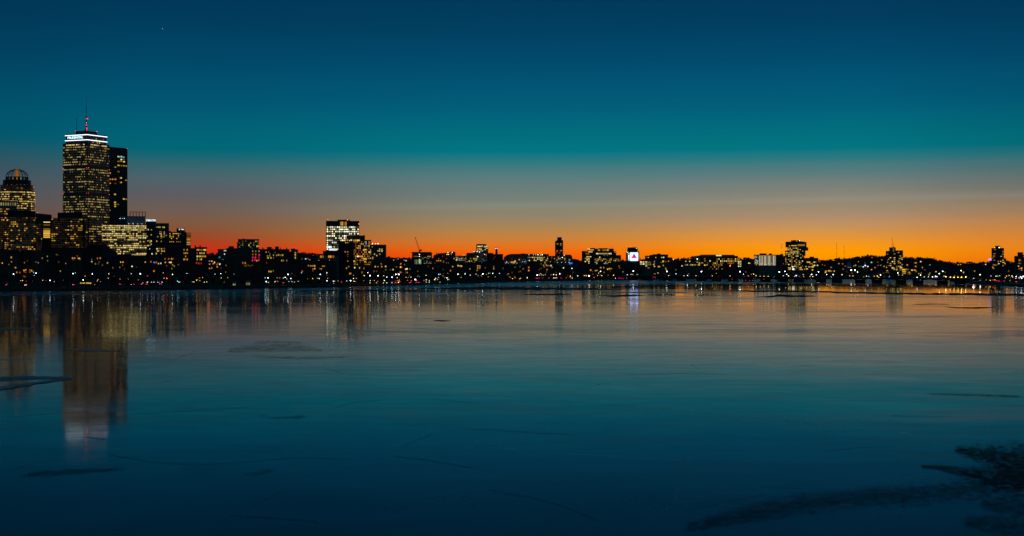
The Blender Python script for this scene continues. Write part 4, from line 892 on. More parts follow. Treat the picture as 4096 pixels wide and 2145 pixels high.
b = B('sign_building', 'dark narrow block with a column of white lamps, carrying a huge square sign', 'building', 2503, 2557, 2900, 30)
b.box('wall', 2503, 2557, 1004, mat='darkwall'); b.box('penthouse', 2509, 2551, 991, 1004, 'roof', 3, 22)
for k in range(12): h = R.uniform(1,4); b.box('roof_plant', 2511+k*3.2, 2512.8+k*3.2, 991-h, 991, 'pole', 6+R.uniform(0,6), 1.2)
for px, py, k, c_ in ((2514,1015.5,1.3,'pale'),(2515,1022,1.7,'white'),(2515,1028,1.8,'white'),(2515,1034,1.5,'pale'),(2515,1040,1.7,'white'),(2506.5,1008,1.2,'pale'),(2511,1010,1.1,'pale'),(2552,1008.5,1.3,'pale'),(2546,994,1.2,'white'),(2508.5,986.5,.9,'orange'),(2522,986,.8,'orange'),(2509,993.5,.8,'mag')): b.lamp(px, py, c_, k*.85, -.9, 'lamp')
b.win(2508, 1017, 4, 2.5, 'd_orange'); b.win(2508, 1028, 5, 2.5, 'd_red'); b.win(2508, 1040, 5, 2.5, 'd_orange'); b.done()
Ds = 2893.0
sg = thing('square_sign', 'big square white lit sign with a red faceted triangle, standing on a dark block', 'sign', ((2536-CX)*Ds/F, Ds, H-(1044-CY)*Ds/F))
kx = Ds/F; m = MB(); poly = []
w, h0, h1, rr = 17.0*kx, 0.0, 34.0*kx, 2.0
for cx_, cz_, a0 in ((w-rr,h0+rr,-90),(w-rr,h1-rr,0),(-w+rr,h1-rr,90),(-w+rr,h0+rr,180)):
    for q in range(4): a = math.radians(a0+q*30); poly.append((cx_+rr*math.cos(a), cz_+rr*math.sin(a)))
M['sign_face'] = glow_mat('sign_white_face', (0.42,0.58,1.0), 2.1, 1, 1)
M['tri_mid'] = glow_mat('sign_red', (0.95,0.004,0.20), 0.95, 1, 1); M['tri_dark'] = glow_mat('sign_dark_red', (0.40,0.005,0.10), 0.55, 1, 1); M['tri_light'] = glow_mat('sign_pink', (1.0,0.10,0.38), 0.9, 1, 1)
pan = m.prism(poly, 0, 1.2).obj('panel', M['sign_face'], sg)
MB().box(-w-.5, w+.5, 1.25, 2.2, -3, h1+.5).obj('frame', M['metal'], sg)
q = lambda px, py: ((px-2536)*kx, (1044-py)*kx)
A_, L_, R_, Cc = q(2535.8,1014), q(2524.5,1033.6), q(2547.5,1033.6), q(2536.5,1027)
for nm, tri, mt in (('left_facet',(L_,Cc,A_),'tri_mid'),('right_facet',(Cc,R_,A_),'tri_dark'),('bottom_facet',(L_,R_,Cc),'tri_light')):
    MB().prism(tri, -.25, .02).obj(nm, M[mt], pan)
b = B('white_lit_block', 'small block of three bright white window columns right below the square sign', 'building', 2555, 2606, 2700, 20)
b.box('wall', 2558, 2606, 1044, mat='concrete'); b.box('stair_head', 2556, 2564, 1033, 1046, 'darkwall', 4, 8); b.win(2560, 1036, 6, 4, 'w_orange', 4)
for px in (2564,2574,2585):
    for py in (1048.5,1056.5): b.win(px, py, 7, 4.6, 'w_pale')
b.win(2585,1064,7,5,'w_pale'); b.win(2558.5,1042,4,3,'w_red', -.1); b.win(2594,1072,7,4,'w_warm')
for k in range(4): b.win(2592+k*3.6, 1050, 1.6, 7, 'd_warm'); b.win(2592+k*3.6, 1058, 1.6, 6, 'd_pale')
b.done()
b = B('grey_slab_block', 'flat-topped grey block stepping down to the right, a few yellow windows', 'building', 2580, 2690, 2850, 35)
b.box('wall', 2580, 2612, 1023, mat='darkwall'); b.box('centre', 2598, 2672, 1020, None, 'brown', -1, 34); b.poly('roof_slab', [(2610,1017.5),(2674,1018.5),(2674,1021),(2610,1020)], 'roof', -2, 36); b.box('stair_head', 2628, 2642, 1014.5, 1018, 'roof', 4, 10); b.box('right_wing', 2672, 2689, 1030, None, 'brown', 1, 30); b.box('flue', 2687, 2689, 1028, 1031, 'pole', 4, 1.2); b.box('low_wing', 2689, 2702, 1037, None, 'brick', 2, 22)
b.grid(2584, 2616, 1027, 1033, 5, 1, .9, ['w_warm','d_warm'], .7, .6, 111); b.grid(2620, 2662, 1027, 1034, 7, 1, .5, ['d_warm','w_pale'], .5, .5, 112, -1.05)
for px, py, w_, mt in ((2654,1030,5,'w_cool'),(2653,1045,6,'w_warm'),(2645,1050,4,'d_warm'),(2652,1048,6,'w_warm'),(2663,1047,4,'d_warm'),(2674,1045,4,'w_orange'),(2634,1067,5,'w_warm'),(2638,1067,4,'w_warm'),(2653,1062,4,'w_warm'),(2615,1059,4,'w_warm'),(2618,1066,4,'w_pale'),(2662,1072,4,'w_warm'),(2664,1077,3,'w_pale'),(2618,1046,3,'d_pale'),(2617,1053,4,'d_pale')): b.win(px, py, w_, 4.2, mt, -1.05)
b.lamp(2693.5, 1039, 'white', 1.0, 1.2, 'roof_light'); b.done()
b = B('long_office_block', 'long low office block with dense yellow windows at its right end', 'office building', 2775, 2962, 2950, 40)
b.box('wall', 2800, 2962, 1031, mat='brown'); b.box('upper_storey', 2800, 2938, 1019.5, 1031, 'concrete', 4, 30); b.box('right_step', 2938, 2952, 1024, 1031, 'brown', 4, 28); b.poly('left_wing', [(2777,1029),(2780,1024),(2800,1022),(2800,b.yb),(2777,b.yb)], 'concrete', 1, 34); b.box('low_link', 2735, 2777, 1047, None, 'concrete', 2, 20)
for k in range(16): b.box('roof_vent', 2806+k*4, 2807.6+k*4, 1017.8, 1019.5, 'pole', 6, 1.5)
b.win(2875, 1022.5, 22, 4.5, 'w_green', 3.9)
b.grid(2865, 2960, 1033, 1040, 13, 1, .75, ['w_warm','w_pale','w_warm','d_orange'], .55, .62, 121); b.grid(2865, 2960, 1040.5, 1049, 13, 1, .8, ['w_warm','w_pale','w_warm','w_orange'], .55, .6, 122); b.grid(2850, 2938, 1049, 1057, 12, 1, .75, ['w_warm','w_orange','w_warm'], .5, .55, 123); b.grid(2835, 2932, 1056.5, 1064, 14, 1, .5, ['w_warm','d_warm','w_pale'], .5, .5, 124); b.grid(2832, 2900, 1064, 1080, 9, 2, .25, ['d_warm','w_warm'], .45, .45, 125)
for px, py in ((2819,1036),(2820,1044),(2840,1044),(2831,1052),(2828,1060),(2819,1061)): b.win(px, py, 5, 5, R.choice(['w_warm','d_warm','w_warm']))
for px, py, w_ in ((2798,1053,7),(2808,1052,10),(2762,1060,6),(2769,1060,6),(2779,1060,9),(2790,1060,5),(2797,1060,7),(2742,1060,4),(2749,1060,4)): b.win(px, py, w_, 3.6, 'w_warm' if px != 2749 else 'w_pale', -.02 if px > 2800 else (.98 if px > 2777 else 1.9))
b.win(2789, 1049, 4.5, 4.5, 'w_green', .9); b.lamp(2789, 1036.5, 'white', 1.4, -.2, 'roof_light'); b.win(2707, 1060, 1, 1, 'd_warm', 2)
b.box('end_pavilion', 2951, 2966, 1042, None, 'glasswall', -1.5, 12)
b.grid(2951, 2966, 1043, 1069, 2, 4, 1, ['w_green','w_pale','w_green'], .7, .62, 126, -1.55); b.done()
b = B('floodlit_hall', 'pale floodlit hall with gridded panels and a bright white stair at its left end', 'building', 3015, 3133, 2850, 40)
b.box('wall', 3034, 3104, 1023, mat='pale'); b.box('stair_end', 3016, 3034, 1021, None, 'darkwall', -1, 30); b.box('right_wing', 3104, 3133, 1021, None, 'brown', -.6, 38); b.box('cornice', 3015, 3134, 1019.2, 1021.4, 'roof', -1.6, 42); b.box('roof_plant', 3038, 3066, 1014, 1019.3, 'roof', 5, 18); b.box('roof_plant', 3076, 3088, 1014, 1019.3, 'roof', 6, 10); b.box('roof_plant', 3121, 3132, 1016, 1019.3, 'roof', 6, 10)
b.box('flagpole', 3015.4, 3016, 1013, 1021, 'pole', -1.5, .5)
for x0, x1 in ((3036,3043),(3046,3063),(3066,3086),(3091,3103)): b.win((x0+x1)/2, 1039, 1, 1, 'd_warm') if False else b.band(x0, x1, 1043, 38, 'b_hall')  # front panels emit, replacing floodlighting on the pale facade
b.grid(3017, 3034, 1023, 1062, 5, 9, .8, ['w_white','w_pale','w_white','d_pale'], .6, .5, 131, -1.05)
for k in range(5): b.box('rib', 3107+k*5, 3108.3+k*5, 1023, mat='pale', y0=-1.2, dy=.6)
b.grid(3036, 3088, 1053, 1060, 16, 2, .75, ['w_pale','d_pale'], .5, .6, 132, -.28); b.lamp(3133, 1056, 'mag', .9, -1.2); b.done()
b = B('stacked_tower', 'tower of jutting stacked boxes, widest at its dark top, lit in yellow', 'office tower', 3140, 3233, 2900, 35)
b.box('wall', 3150, 3213, 989, mat='glasswall'); b.box('top_box', 3142, 3226, 967, 989, 'darkwall', -2, 36); b.box('roof_cap', 3164, 3204, 961, 967, 'roof', 5, 22); b.box('right_box', 3213, 3233, 989.5, 1003, 'darkwall', 1, 20); b.box('left_box', 3140, 3150, 1003, None, 'darkwall', -1, 24); b.box('right_body', 3213, 3222, 1003.5, 1024, 'glasswall', 1.5, 24); b.box('left_link', 3133, 3140, 1024, None, 'darkwall', 2, 16); b.box('right_foot', 3213, 3217, 1024.5, None, 'glasswall', 2, 20)
b.win(3205, 981, 28, 7, 'd_warm', -2.05); b.win(3176, 983, 22, 3.4, 'w_warm', -2.05); b.win(3158, 984, 4, 4, 'w_warm', -2.05); b.win(3220, 972, 4, 3, 'd_warm', -2.05)
b.grid(3152, 3194, 990, 1028, 7, 6, .75, ['w_warm','w_warm','w_pale'], .66, .5, 141); b.grid(3194, 3213, 989, 1028, 4, 6, .35, ['w_warm','d_warm'], .6, .5, 142)
for y in (1011, 1018): b.win(3146.5, y, 7, 4.5, 'w_warm', -1.05)
b.grid(3152, 3213, 1028, 1082, 10, 8, .5, ['w_warm','w_warm','d_warm','w_pale'], .7, .5, 143); b.grid(3141, 3150, 1030, 1060, 2, 5, .6, ['w_warm','d_warm'], .8, .5, 144, -1.05); b.win(3173, 1077, 8, 7, 'w_white', -.1); b.win(3171, 1068, 6, 5, 'w_pale', -.1); b.win(3161, 1077, 6, 6, 'w_warm', -.1)
b.lamp(3187, 964.5, 'orange', 1.0, 4); b.lamp(3199, 963, 'white', 1.7, 4, 'roof_light'); b.lamp(3170, 965, 'mag', .8, 4); b.lamp(3222, 967, 'orange', .7, -2.4); b.done()
b = B('flat_block', 'dark flat block with two yellow window rows, right beside the stacked tower', 'building', 3217, 3274, 2950, 30)
b.box('wall', 3217, 3273, 1032, mat='brown'); b.box('roof_plant', 3238, 3256, 1027, 1032, 'roof', 5, 14)
for px, py, w_ in ((3234,1049,14),(3257,1049,5),(3241,1055,5),(3248,1055,5),(3252,1062,5),(3258,1062,5),(3224,1067,4),(3236,1068,6),(3242,1068,4),(3248,1068,5),(3253,1068,4),(3209+10,1077,4),(3228,1076,6),(3263,1049,4),(3270,1062,5),(3250,1080,5)): b.win(px, py, w_, 4.4, R.choice(['w_warm','w_warm','w_pale']))
b.done()
b = B('twin_mast_tower', 'dark tower of three joined slabs with two thin masts on its middle slab', 'apartment tower', 3543, 3613, 2950, 26)
b.box('wall', 3543, 3557, 1004, mat='darkwall'); b.box('centre_slab', 3557, 3583, 990, None, 'darkwall', -.8, 22); b.box('right_slab', 3583, 3612, 1002, None, 'darkwall', 0, 26)
MB().tube((0,0,0),(0,0,38*b.D/F),.5,.25).obj('mast', M['pole'], b.root, (b.x(3569),8,b.z(990))); MB().tube((0,0,0),(0,0,17*b.D/F),.4,.2).obj('mast', M['pole'], b.root, (b.x(3575),8,b.z(990)))
b.win(3574, 1000, 6, 14, 'd_warm', -.85); b.box('dish', 3573, 3577, 986.5, 990, 'metal', 2, 3)
b.grid(3544, 3557, 1007, 1100, 3, 14, .33, ['w_warm','d_warm'], .7, .5, 151); b.grid(3558, 3582, 1012, 1090, 3, 10, .28, ['w_warm','w_pale'], .7, .45, 152, -.85); b.grid(3584, 3612, 1007, 1090, 4, 12, .5, ['w_warm','w_warm','d_warm'], .72, .5, 153)
b.win(3572, 1073, 11, 5, 'w_warm', -.9); b.win(3601, 1035, 11, 3.5, 'w_warm', -.05); b.win(3604, 1071, 10, 6, 'w_warm', -.05); b.lamp(3550, 1003, 'mag', .7); b.lamp(3600, 1001, 'orange', .7); b.done()
b = B('lit_terrace', 'low terrace glowing yellow and orange at the foot of the two-mast tower', 'building', 3608, 3668, 2900, 22)
b.box('wall', 3609, 3668, 1074, mat='brown')
for px, py, w_, h_, mt in ((3613,1079,6,5,'w_warm'),(3619,1079,5,5,'w_warm'),(3626,1078,5,4,'w_orange'),(3632,1078,5,4,'w_orange'),(3612,1086,6,4,'w_warm'),(3619,1086,10,4.5,'w_warm'),(3634,1086,6,3.5,'d_orange'),(3612,1093,6,5,'w_warm'),(3619,1093,8,5,'w_warm'),(3637,1090,6,4,'w_warm'),(3632,1091,5,3,'d_warm'),(3635,1096,7,4,'d_orange'),(3641,1096,5,4,'d_orange'),(3648,1081,5,4,'w_pale'),(3659,1081,8,3.4,'w_orange'),(3665,1086,4,5,'w_warm')): b.win(px, py, w_, h_, mt)
b.done()
b = B('apartment_tower', 'dark slab tower with a bright white lamp on its top box, near the blue sign', 'apartment tower', 3965, 4026, 2300, 18)
b.box('wall', 3966, 4016, 992.5, mat='darkwall'); b.box('penthouse', 3980, 4001, 983.5, 992.5, 'darkwall', 2, 11); b.box('right_wing', 4016, 4025, 1034, None, 'darkwall', 1, 14)
b.lamp(3997, 990.5, 'white', 1.7, 1.4, 'roof_light'); b.lamp(3979, 991, 'warm' if 'l_warm' in M else 'pale', 1.2, 1.4, 'roof_light')
for px, py, w_, mt in ((3980,999,6,'d_warm'),(4012,1007,6,'d_warm'),(4012,1017,5,'w_warm'),(3976,1022,7,'d_orange'),(4005,1026,7,'d_warm'),(3976,1027,7,'d_orange'),(3970,1032,4,'w_orange'),(3977,1041,6,'w_warm'),(3993,1046,4,'w_warm'),(4003,1046,4,'w_warm'),(4012,1041,5,'w_pale'),(4014,1050,8,'w_warm'),(3995,1055,5,'w_pale'),(3974,1059,5,'w_warm'),(3980,1061,6,'d_warm'),(3974,1074,5,'w_warm'),(3971,1069,4,'w_orange'),(4012,1063,4,'w_warm'),(4024-4,1055,4,'w_orange'),(3978,1015,8,'d_warm'),(3988,1060,3,'d_warm')): b.win(px, py, w_, 3.8, mt)
b.done()
b = B('apartment_tower', 'dark tower cut by the right edge of the view, with a raised central slab', 'apartment tower', 4057, 4140, 2100, 20)
b.box('wall', 4057, 4071, 1024, mat='darkwall'); b.box('centre_slab', 4070, 4092, 1010.5, None, 'darkwall', -1, 18); b.box('right_slab', 4092, 4140, 1020, None, 'darkwall', .5, 18); b.box('cornice', 4069, 4093, 1009.5, 1011, 'darkwall', -1.4, 19)
for px, py, w_, mt in ((4077,1039,6,'w_warm'),(4081,1042,5,'d_warm'),(4077,1043,5,'w_orange'),(4095,1027,4,'w_red'),(4076,1054,5,'d_orange'),(4082,1054,4,'d_orange'),(4074,1065,5,'w_warm'),(4086,1073,6,'w_warm'),(4077,1075,4,'w_orange'),(4086,1081,4,'w_orange'),(4103,1050,5,'w_warm'),(4115,1040,5,'w_warm')): b.win(px, py, w_, 4, mt, -1.05 if px < 4092 else .4)
b.done()
b = B('kiosk_tower', 'small dark block topped by a glowing oval blue sign, left of the dark slab tower', 'building', 3956, 3968, 2420, 10)
b.box('wall', 3957, 3968, 1043, mat='darkwall'); b.done()
Do = 2418.0
og = thing('oval_sign', 'glowing oval blue-violet sign on a small rooftop', 'sign', ((3960-CX)*Do/F, Do, H-(1043.2-CY)*Do/F))
M['violet'] = glow_mat('violet_sign', (0.28,0.20,1.0), 2.2, 1, 1)
MB().prism([(7*Do/F*math.cos(i*math.pi/8), 2.1+3.4*Do/F*math.sin(i*math.pi/8)) for i in range(16)], 0, 1.0).obj('panel', M['violet'], og)
MB().box(-.4,.4,.2,.8,-.05,.7).obj('bracket', M['metal'], og)
# ---- thin broadcast masts on the skyline
for px, y0, lights, lab, D_ in ((3127,971,((3127,972),(3127,1000)),'thin lattice mast with two small lights, left of the stacked tower',4000),
        (3346.5,971,((3346.5,973),(3346,1002),(3347,1032)),'taller of two thin lit masts on the wooded hill',4650),(3376.5,981,((3376.5,983.5),(3376.5,993.5),(3375,1022)),'shorter of two thin lit masts on the wooded hill',4650)):
    zb_ = max(gz(px,D_), hz(px,D_))-1; o = thing('broadcast_mast', lab, 'mast', ((px-CX)*D_/F, D_, zb_)); zt_ = H-(y0-CY)*D_/F-zb_
    m = MB(); w_ = .75
    for a in (0,2.09,4.19): m.tube((w_*math.cos(a),w_*math.sin(a),0),(w_*.6*math.cos(a),w_*.6*math.sin(a),zt_),.16,.12,4)
    k = 0
    while k < zt_-3: m.tube((w_,0,k),(-w_*.5,w_*.8,k+3),.09,.09,3).tube((-w_*.5,-w_*.8,k),(w_,0,k+3),.09,.09,3); k += 3
    m.obj('lattice', M['metal'], o)
    for lx, ly in lights: beacon(o, ((lx-px)*D_/F, -1, H-(ly-CY)*D_/F-zb_), .38, 'pale', 'mast_light')
# ---- lit dome, lit spire and a steeple on the slope
Dd = 3650
o = thing('domed_church', 'pale ribbed dome lit from below at the foot of the hill', 'church', ((3398.5-CX)*Dd/F, Dd, 2)); zz = lambda py, D_: H-(py-CY)*D_/F-2
kk = Dd/F
MB().box(-14*kk,14*kk,2,26*kk,0,zz(1071,Dd)).obj('nave', M['brick'], o)
MB().lathe([(8.2*kk,zz(1071,Dd)),(8.4*kk,zz(1062,Dd)),(7.6*kk,zz(1055,Dd)),(5.5*kk,zz(1050,Dd)),(2.5*kk,zz(1047.5,Dd)),(.8*kk,zz(1045,Dd)),(.2*kk,zz(1042.5,Dd))],16).obj('dome', M['white_wall'], o, (0,10*kk,0))
for i in (-7,-2.4,2.4,7): beacon(o, (i*kk, -1.5+abs(i)*.3, zz(1070.4,Dd)), .35, 'cool', 'flood_or_fill_lamp')
o = thing('spired_chapel', 'small chapel with a pale floodlit pointed spire and two bright lamps', 'church', ((3462-CX)*Dd/F, Dd, 2))
MB().box(-9*kk,9*kk,1,16*kk,0,zz(1068,Dd)).obj('nave', M['brick'], o)
MB().lathe([(7.5*kk,zz(1068,Dd)),(6.5*kk,zz(1062,Dd)),(3.2*kk,zz(1054,Dd)),(.3*kk,zz(1044,Dd))],6).obj('spire', M['white_wall'], o, (0,8*kk,0))
for px, py, s_ in ((3452,1068,1.3),(3471,1066.5,1.5),(3460,1063,1.1)): beacon(o, ((px-3462)*kk, -2, zz(py,Dd)), s_*kk*1.3, 'cool' if px != 3460 else 'white', 'flood_or_fill_lamp')
o = thing('steepled_church', 'small yellow-lit steeple with a lower lit tower beside it on the slope', 'church', ((3690-CX)*Dd/F, Dd, 2))
MB().box(-4*kk,16*kk,1,12*kk,0,zz(1076,Dd)).obj('nave', M['brick'], o)
MB().box(-2.6*kk,2.6*kk,0,5*kk,0,zz(1069,Dd)).lathe([(2.4*kk,zz(1069,Dd)),(.15*kk,zz(1058,Dd))],6,0,2.5*kk).obj('steeple', M['pale'], o)
link('window', win_mesh_m(3.2*kk,5*kk,'w_warm'), o, (-.6*kk,-.02,zz(1070.5,Dd))); link('window', win_mesh_m(5*kk,4*kk,'d_warm'), o, (10*kk,.95,zz(1081,Dd)))
Dg = 4450
o = thing('twin_tower_church', 'tiny church with two pointed towers against the orange sky', 'church', ((3832-CX)*Dg/F, Dg, hz(3832,Dg)-2)); kk = Dg/F; zb_ = hz(3832,Dg)-2
for s_ in (-2.2,2.2): MB().box(s_*kk-1.1,s_*kk+1.1,-1.1,1.1,0,H-(1052-CY)*kk-zb_).lathe([(1.4,H-(1052-CY)*kk-zb_),(.1,H-(1046-CY)*kk-zb_)],5,s_*kk,0).obj('tower', M['brick'], o)
MB().box(-2.2*kk,2.2*kk,1.2,14,0,H-(1054-CY)*kk-zb_).obj('nave', M['brick'], o); link('window', win_mesh_m(2.6*kk,3*kk,'w_pale'), o, (.5,-1.2,H-(1059-CY)*kk-zb_))
b = B('hilltop_house', 'flat wide hilltop building with a low hipped roof and dim windows', 'building', 3864, 3893, 4500, 20, base=hz(3878,4500)-2)
b.box('wall', 3865, 3892, 1051, mat='brick'); b.poly('roof', [(3862,1051),(3895,1051),(3886,1047),(3871,1047)], 'slate', -1, 22)
for px in (3873,3884,3887): b.win(px, 1053.5, 3, 3, 'd_warm')
b.done()
# =====================================================  ordinary houses filling the dark band behind the trees
FILL = []      # (B, px0, px1, ytop)
def house(px0, px1, yt, D, kind, group, desc, rnd):
    b = B('row_house' if kind != 'apartment' else 'apartment_house', 'tmp', 'house' if kind != 'apartment' else 'apartment building', px0, px1, D, rnd.uniform(11,16), group)
    mat = rnd.choice(['brick','brown','brick','brown','darkwall']); w = px1-px0; py = F/D
    b.box('wall', px0, px1, yt, mat=mat)
    if kind == 'gable':
        rf = b.poly('roof', [(px0-1,yt),(px1+1,yt),((px0+px1)/2,yt-4.5*py*.9)], 'slate', -.5, b.depth+1)
    elif kind == 'mansard':
        rf = b.poly('roof', [(px0,yt),(px1,yt),(px1-w*.10,yt-3.2*py),(px0+w*.10,yt-3.2*py)], 'slate', .2, b.depth-.4)
    else:
        b.box('cornice', px0-.4, px1+.4, yt-.8*py, yt+.3, 'darkwall', -.5, 1.2); rf = b.box('parapet', px0, px1, yt-.55*py, yt, mat, .8, b.depth-.8)
    ch = rnd.choice([.12,.8,.5]); hc = (6.0 if kind in ('gable','mansard') else 2.6)*py
    b.box('chimney', px0+w*ch, px0+w*ch+1.5*py, yt-hc, yt, 'brick', b.depth*.45, 1.4, rf)
    if kind == 'bay': b.box('bay', px0+w*.12, px0+w*.5, yt+2.5*py, None, mat, -1.2, 1.2)
    pend(b.root, desc, (px0+px1)/2); FILL.append((b, px0, px1, yt)); return b
rnd = random.Random(21)
def yrow(px):   # dark roofline of the front row of houses, as seen above the riverside trees
    return lerp_tab([(-60,1004),(150,1002),(200,1006),(330,1013),(395,1016),(410,1030),(560,1028),(600,1030),(660,1024),(725,1030),(830,1006),(850,1012),(870,1030),(905,1052),(1160,1048),(1200,1040),(1350,1050),(1490,1046),(1640,1056),(1720,1062),(1830,1056),(1900,1052),(2010,1053),(2100,1056),(2160,1048),(2250,1062),(2330,1058),(2480,1062)], px)
px = -60.0; ddesc = ['dark brick row house, mostly unlit','dark flat-roofed row house, few lit windows','dark row house with a mansard roof','dark gabled row house']
while px < 2490:
    D = shore(px)+rnd.uniform(215,250); w = rnd.uniform(9.0,14.5)*F/D
    if 730 <= px+w/2 <= 827 or 905 < px+w/2 < 1158 or 1355 < px+w/2 < 1480: px += w; continue
    k = rnd.choice(['flat','flat','mansard','bay','gable']) if px > 600 else rnd.choice(['flat','mansard','bay','mansard'])
    d = {'flat':ddesc[1],'bay':ddesc[0],'mansard':ddesc[2],'gable':ddesc[3]}[k]
    yt = yrow(px+w/2)+rnd.uniform(-5,7)+(8 if k in ('mansard','gable') else 0)
    house(px, px+w-.4, yt, D, k, 'row houses along the far bank', d, rnd); px += w
# scattered blocks on the far shore behind the bridge
px = 2500.0
while px < 4120:
    D = (2960 if px < 3790 else 2350)+rnd.uniform(-15,60); w = rnd.uniform(12,26)*F/D
    yt = lerp_tab([(2500,1064),(2600,1076),(2700,1060),(2800,1066),(2900,1074),(3050,1078),(3250,1078),(3330,1074),(3530,1080),(3650,1082),(3800,1084),(3950,1076),(4120,1076)], px)+rnd.uniform(-5,8)
    if rnd.random() < .8: house(px, px+w-1, yt, D, rnd.choice(['flat','flat','gable']), 'small blocks on the far shore', 'small dark block behind the bridge', rnd)
    px += w+rnd.uniform(0,8)
# lit windows seen one by one in the dark band: hung on whichever house front stands there
WIN = [(46,1048,'orange'),(9,1053,'orange'),(290,1033,'orange'),(298,1033,'orange'),(314,1034,'warm'),(216,1064,'orange'),(241,1085,'warm'),(96,1082,'orange'),(103,1080,'orange'),(98,1088,'orange'),(104,1090,'orange'),(119,1080,'orange'),(126,1083,'orange'),(131,1086,'orange'),(120,1089,'pale'),(94,1105,'orange'),(101,1107,'orange'),(67,1090,'warm'),(79,1091,'orange'),(45,1030,'warm'),(62,1071,'orange'),
(318,1034,'warm'),(450,1038,'warm'),(485,1035,'warm'),(483,1049,'pale'),(492,1049,'orange'),(430,1052,'pale'),(370,1035,'warm'),(389,1034,'orange'),(401,1033,'orange'),(411,1034,'orange'),(512,1034,'orange'),(367,1047,'pale'),(581,1049,'pale'),(604,1048,'red'),(617,1050,'blue'),(625,1050,'orange'),(660,1036,'orange'),(675,1036,'orange'),(681,1036,'warm'),(687,1036,'orange'),(661,1050,'orange'),(678,1050,'pale'),(684,1050,'pale'),(634,1055,'warm'),(643,1054,'cool'),(697,1065,'orange'),(694,1036,'red'),(528,1066,'pale'),(616,1085,'orange'),
(838,1045,'pale'),(847,1045,'warm'),(838,1057,'orange'),(853,1055,'orange'),(858,1050,'pale'),(838,1074,'orange'),(847,1073,'orange'),(891,1041,'warm'),(879,1057,'white'),(868,1059,'orange'),(904,1062,'orange'),(869,1068,'orange'),(896,1043,'orange'),
(1222,1036,'white'),(1230,1035,'white'),(1208,1037,'warm'),(1239,1040,'warm'),(1243,1064,'warm'),(1249,1064,'warm'),(1253,1064,'orange'),(1259,1064,'orange'),(1291,1065,'orange'),(1297,1065,'orange'),(1252,1076,'orange'),(1259,1075,'pale'),(1279,1075,'orange'),(1285,1076,'orange'),(1209,1086,'orange'),(1234,1063,'pale'),(1366,1075,'pale'),
(1490,1067,'pale'),(1501,1067,'warm'),(1511,1067,'orange'),(1527,1067,'orange'),(1543,1066,'pale'),(1525,1056,'orange'),(1562,1080,'pale'),(1572,1079,'pale'),(1602,1069,'pale'),(1606,1069,'red'),(1603,1056,'orange'),(1623,1077,'pale'),(1628,1076,'pale'),(1624,1090,'orange'),(1629,1091,'orange'),(1601,1090,'orange'),(1606,1090,'orange'),(1586,1068,'orange'),(1574,1041,'warm'),(1617,1042,'white'),(1593,1036,'white'),(1625,1043,'pale'),
(1811,1067,'orange'),(1811,1060,'blue'),(1832,1063,'warm'),(1840,1064,'warm'),(1846,1065,'warm'),(1802,1083,'orange'),(1902,1059,'orange'),(1911,1064,'orange'),(1919,1064,'warm'),(1911,1073,'warm'),(1919,1074,'orange'),(1909,1082,'orange'),(1955,1050,'warm'),(1960,1050,'warm'),(1975,1067,'orange'),(1975,1075,'pale'),(1990,1065,'red'),(2003,1066,'red'),(2012,1073,'pale'),(2060,1069,'orange'),(2093,1076,'orange'),(2052,1064,'warm'),(2080,1067,'blue'),(2115,1062,'orange'),(2115,1069,'orange'),(2115,1076,'red'),(2115,1083,'orange'),(2106,1053,'white'),
(2144,1075,'orange'),(2180,1050,'warm'),(2180,1055,'warm'),(2174,1062,'warm'),(2189,1063,'orange'),(2196,1063,'warm'),(2204,1063,'white'),(2209,1070,'warm'),(2188,1079,'orange'),(2212,1050,'red'),(2216,1063,'red'),(2212,1043,'red'),(2272,1067,'orange'),(2272,1052,'red'),(2254,1072,'pale'),(2272,1060,'red'),(2363,1081,'orange'),(2382,1083,'pale'),(2388,1082,'orange'),(2403,1071,'warm'),(2415,1071,'orange'),(2431,1077,'warm'),(2439,1075,'warm'),(2446,1075,'orange'),(2447,1071,'warm'),(2476,1064,'pale'),(2478,1071,'orange'),
(2513,1057,'white'),(2523,1057,'white'),(2505,1066,'warm'),(2518,1066,'warm'),(2524,1066,'warm'),(2516,1072,'warm'),(2530,1076,'warm'),(2515,1080,'warm'),(2524,1081,'orange'),(2538,1081,'orange'),(2546,1081,'pale'),(2581,1082,'orange'),(2585,1082,'warm'),(2619,1087,'orange'),(2625,1087,'orange'),(2635,1081,'orange'),(2640,1081,'orange'),(2649,1081,'orange'),(2636,1087,'orange'),(2645,1087,'warm'),(2592,1092,'warm'),(2601,1093,'warm'),(2687,1067,'warm'),(2694,1066,'warm'),(2687,1072,'orange'),(2727,1064,'pale'),(2796,1077,'pale'),(2831,1073,'orange'),(2854,1074,'warm'),(2896,1076,'warm'),(2937,1074,'warm'),(2943,1068,'pale'),(2943,1073,'warm'),(2993,1070,'warm'),(2993,1074,'warm'),(3000,1053,'pale'),(2983,1088,'red'),
(3083,1079,'orange'),(3093,1081,'warm'),(3095,1073,'warm'),(3101,1073,'warm'),(3107,1073,'orange'),(3112,1073,'warm'),(3128,1077,'warm'),(3135,1077,'warm'),(3291,1059,'warm'),(3298,1062,'red'),(3303,1085,'warm'),(3302,1090,'warm'),(3308,1085,'orange'),(3315,1084,'warm'),(3320,1084,'warm'),(3337,1085,'warm'),(3326,1085,'orange'),(3373,1077,'warm'),(3378,1077,'warm'),(3390,1075,'pale'),(3453,1076,'orange'),(3467,1076,'orange'),(3486,1079,'orange'),(3660,1052,'orange'),(3744,1087,'warm'),(3718,1093,'warm'),(3676,1095,'warm'),(3685,1093,'warm'),(3780,1089,'warm'),(3833,1059,'pale'),(3843,1059,'pale'),(3854,1090,'warm'),(3897,1085,'warm'),(3930,1061,'orange'),(3942,1058,'pale'),(4044,1053,'white'),(4085,1073,'warm')]
left_over = []
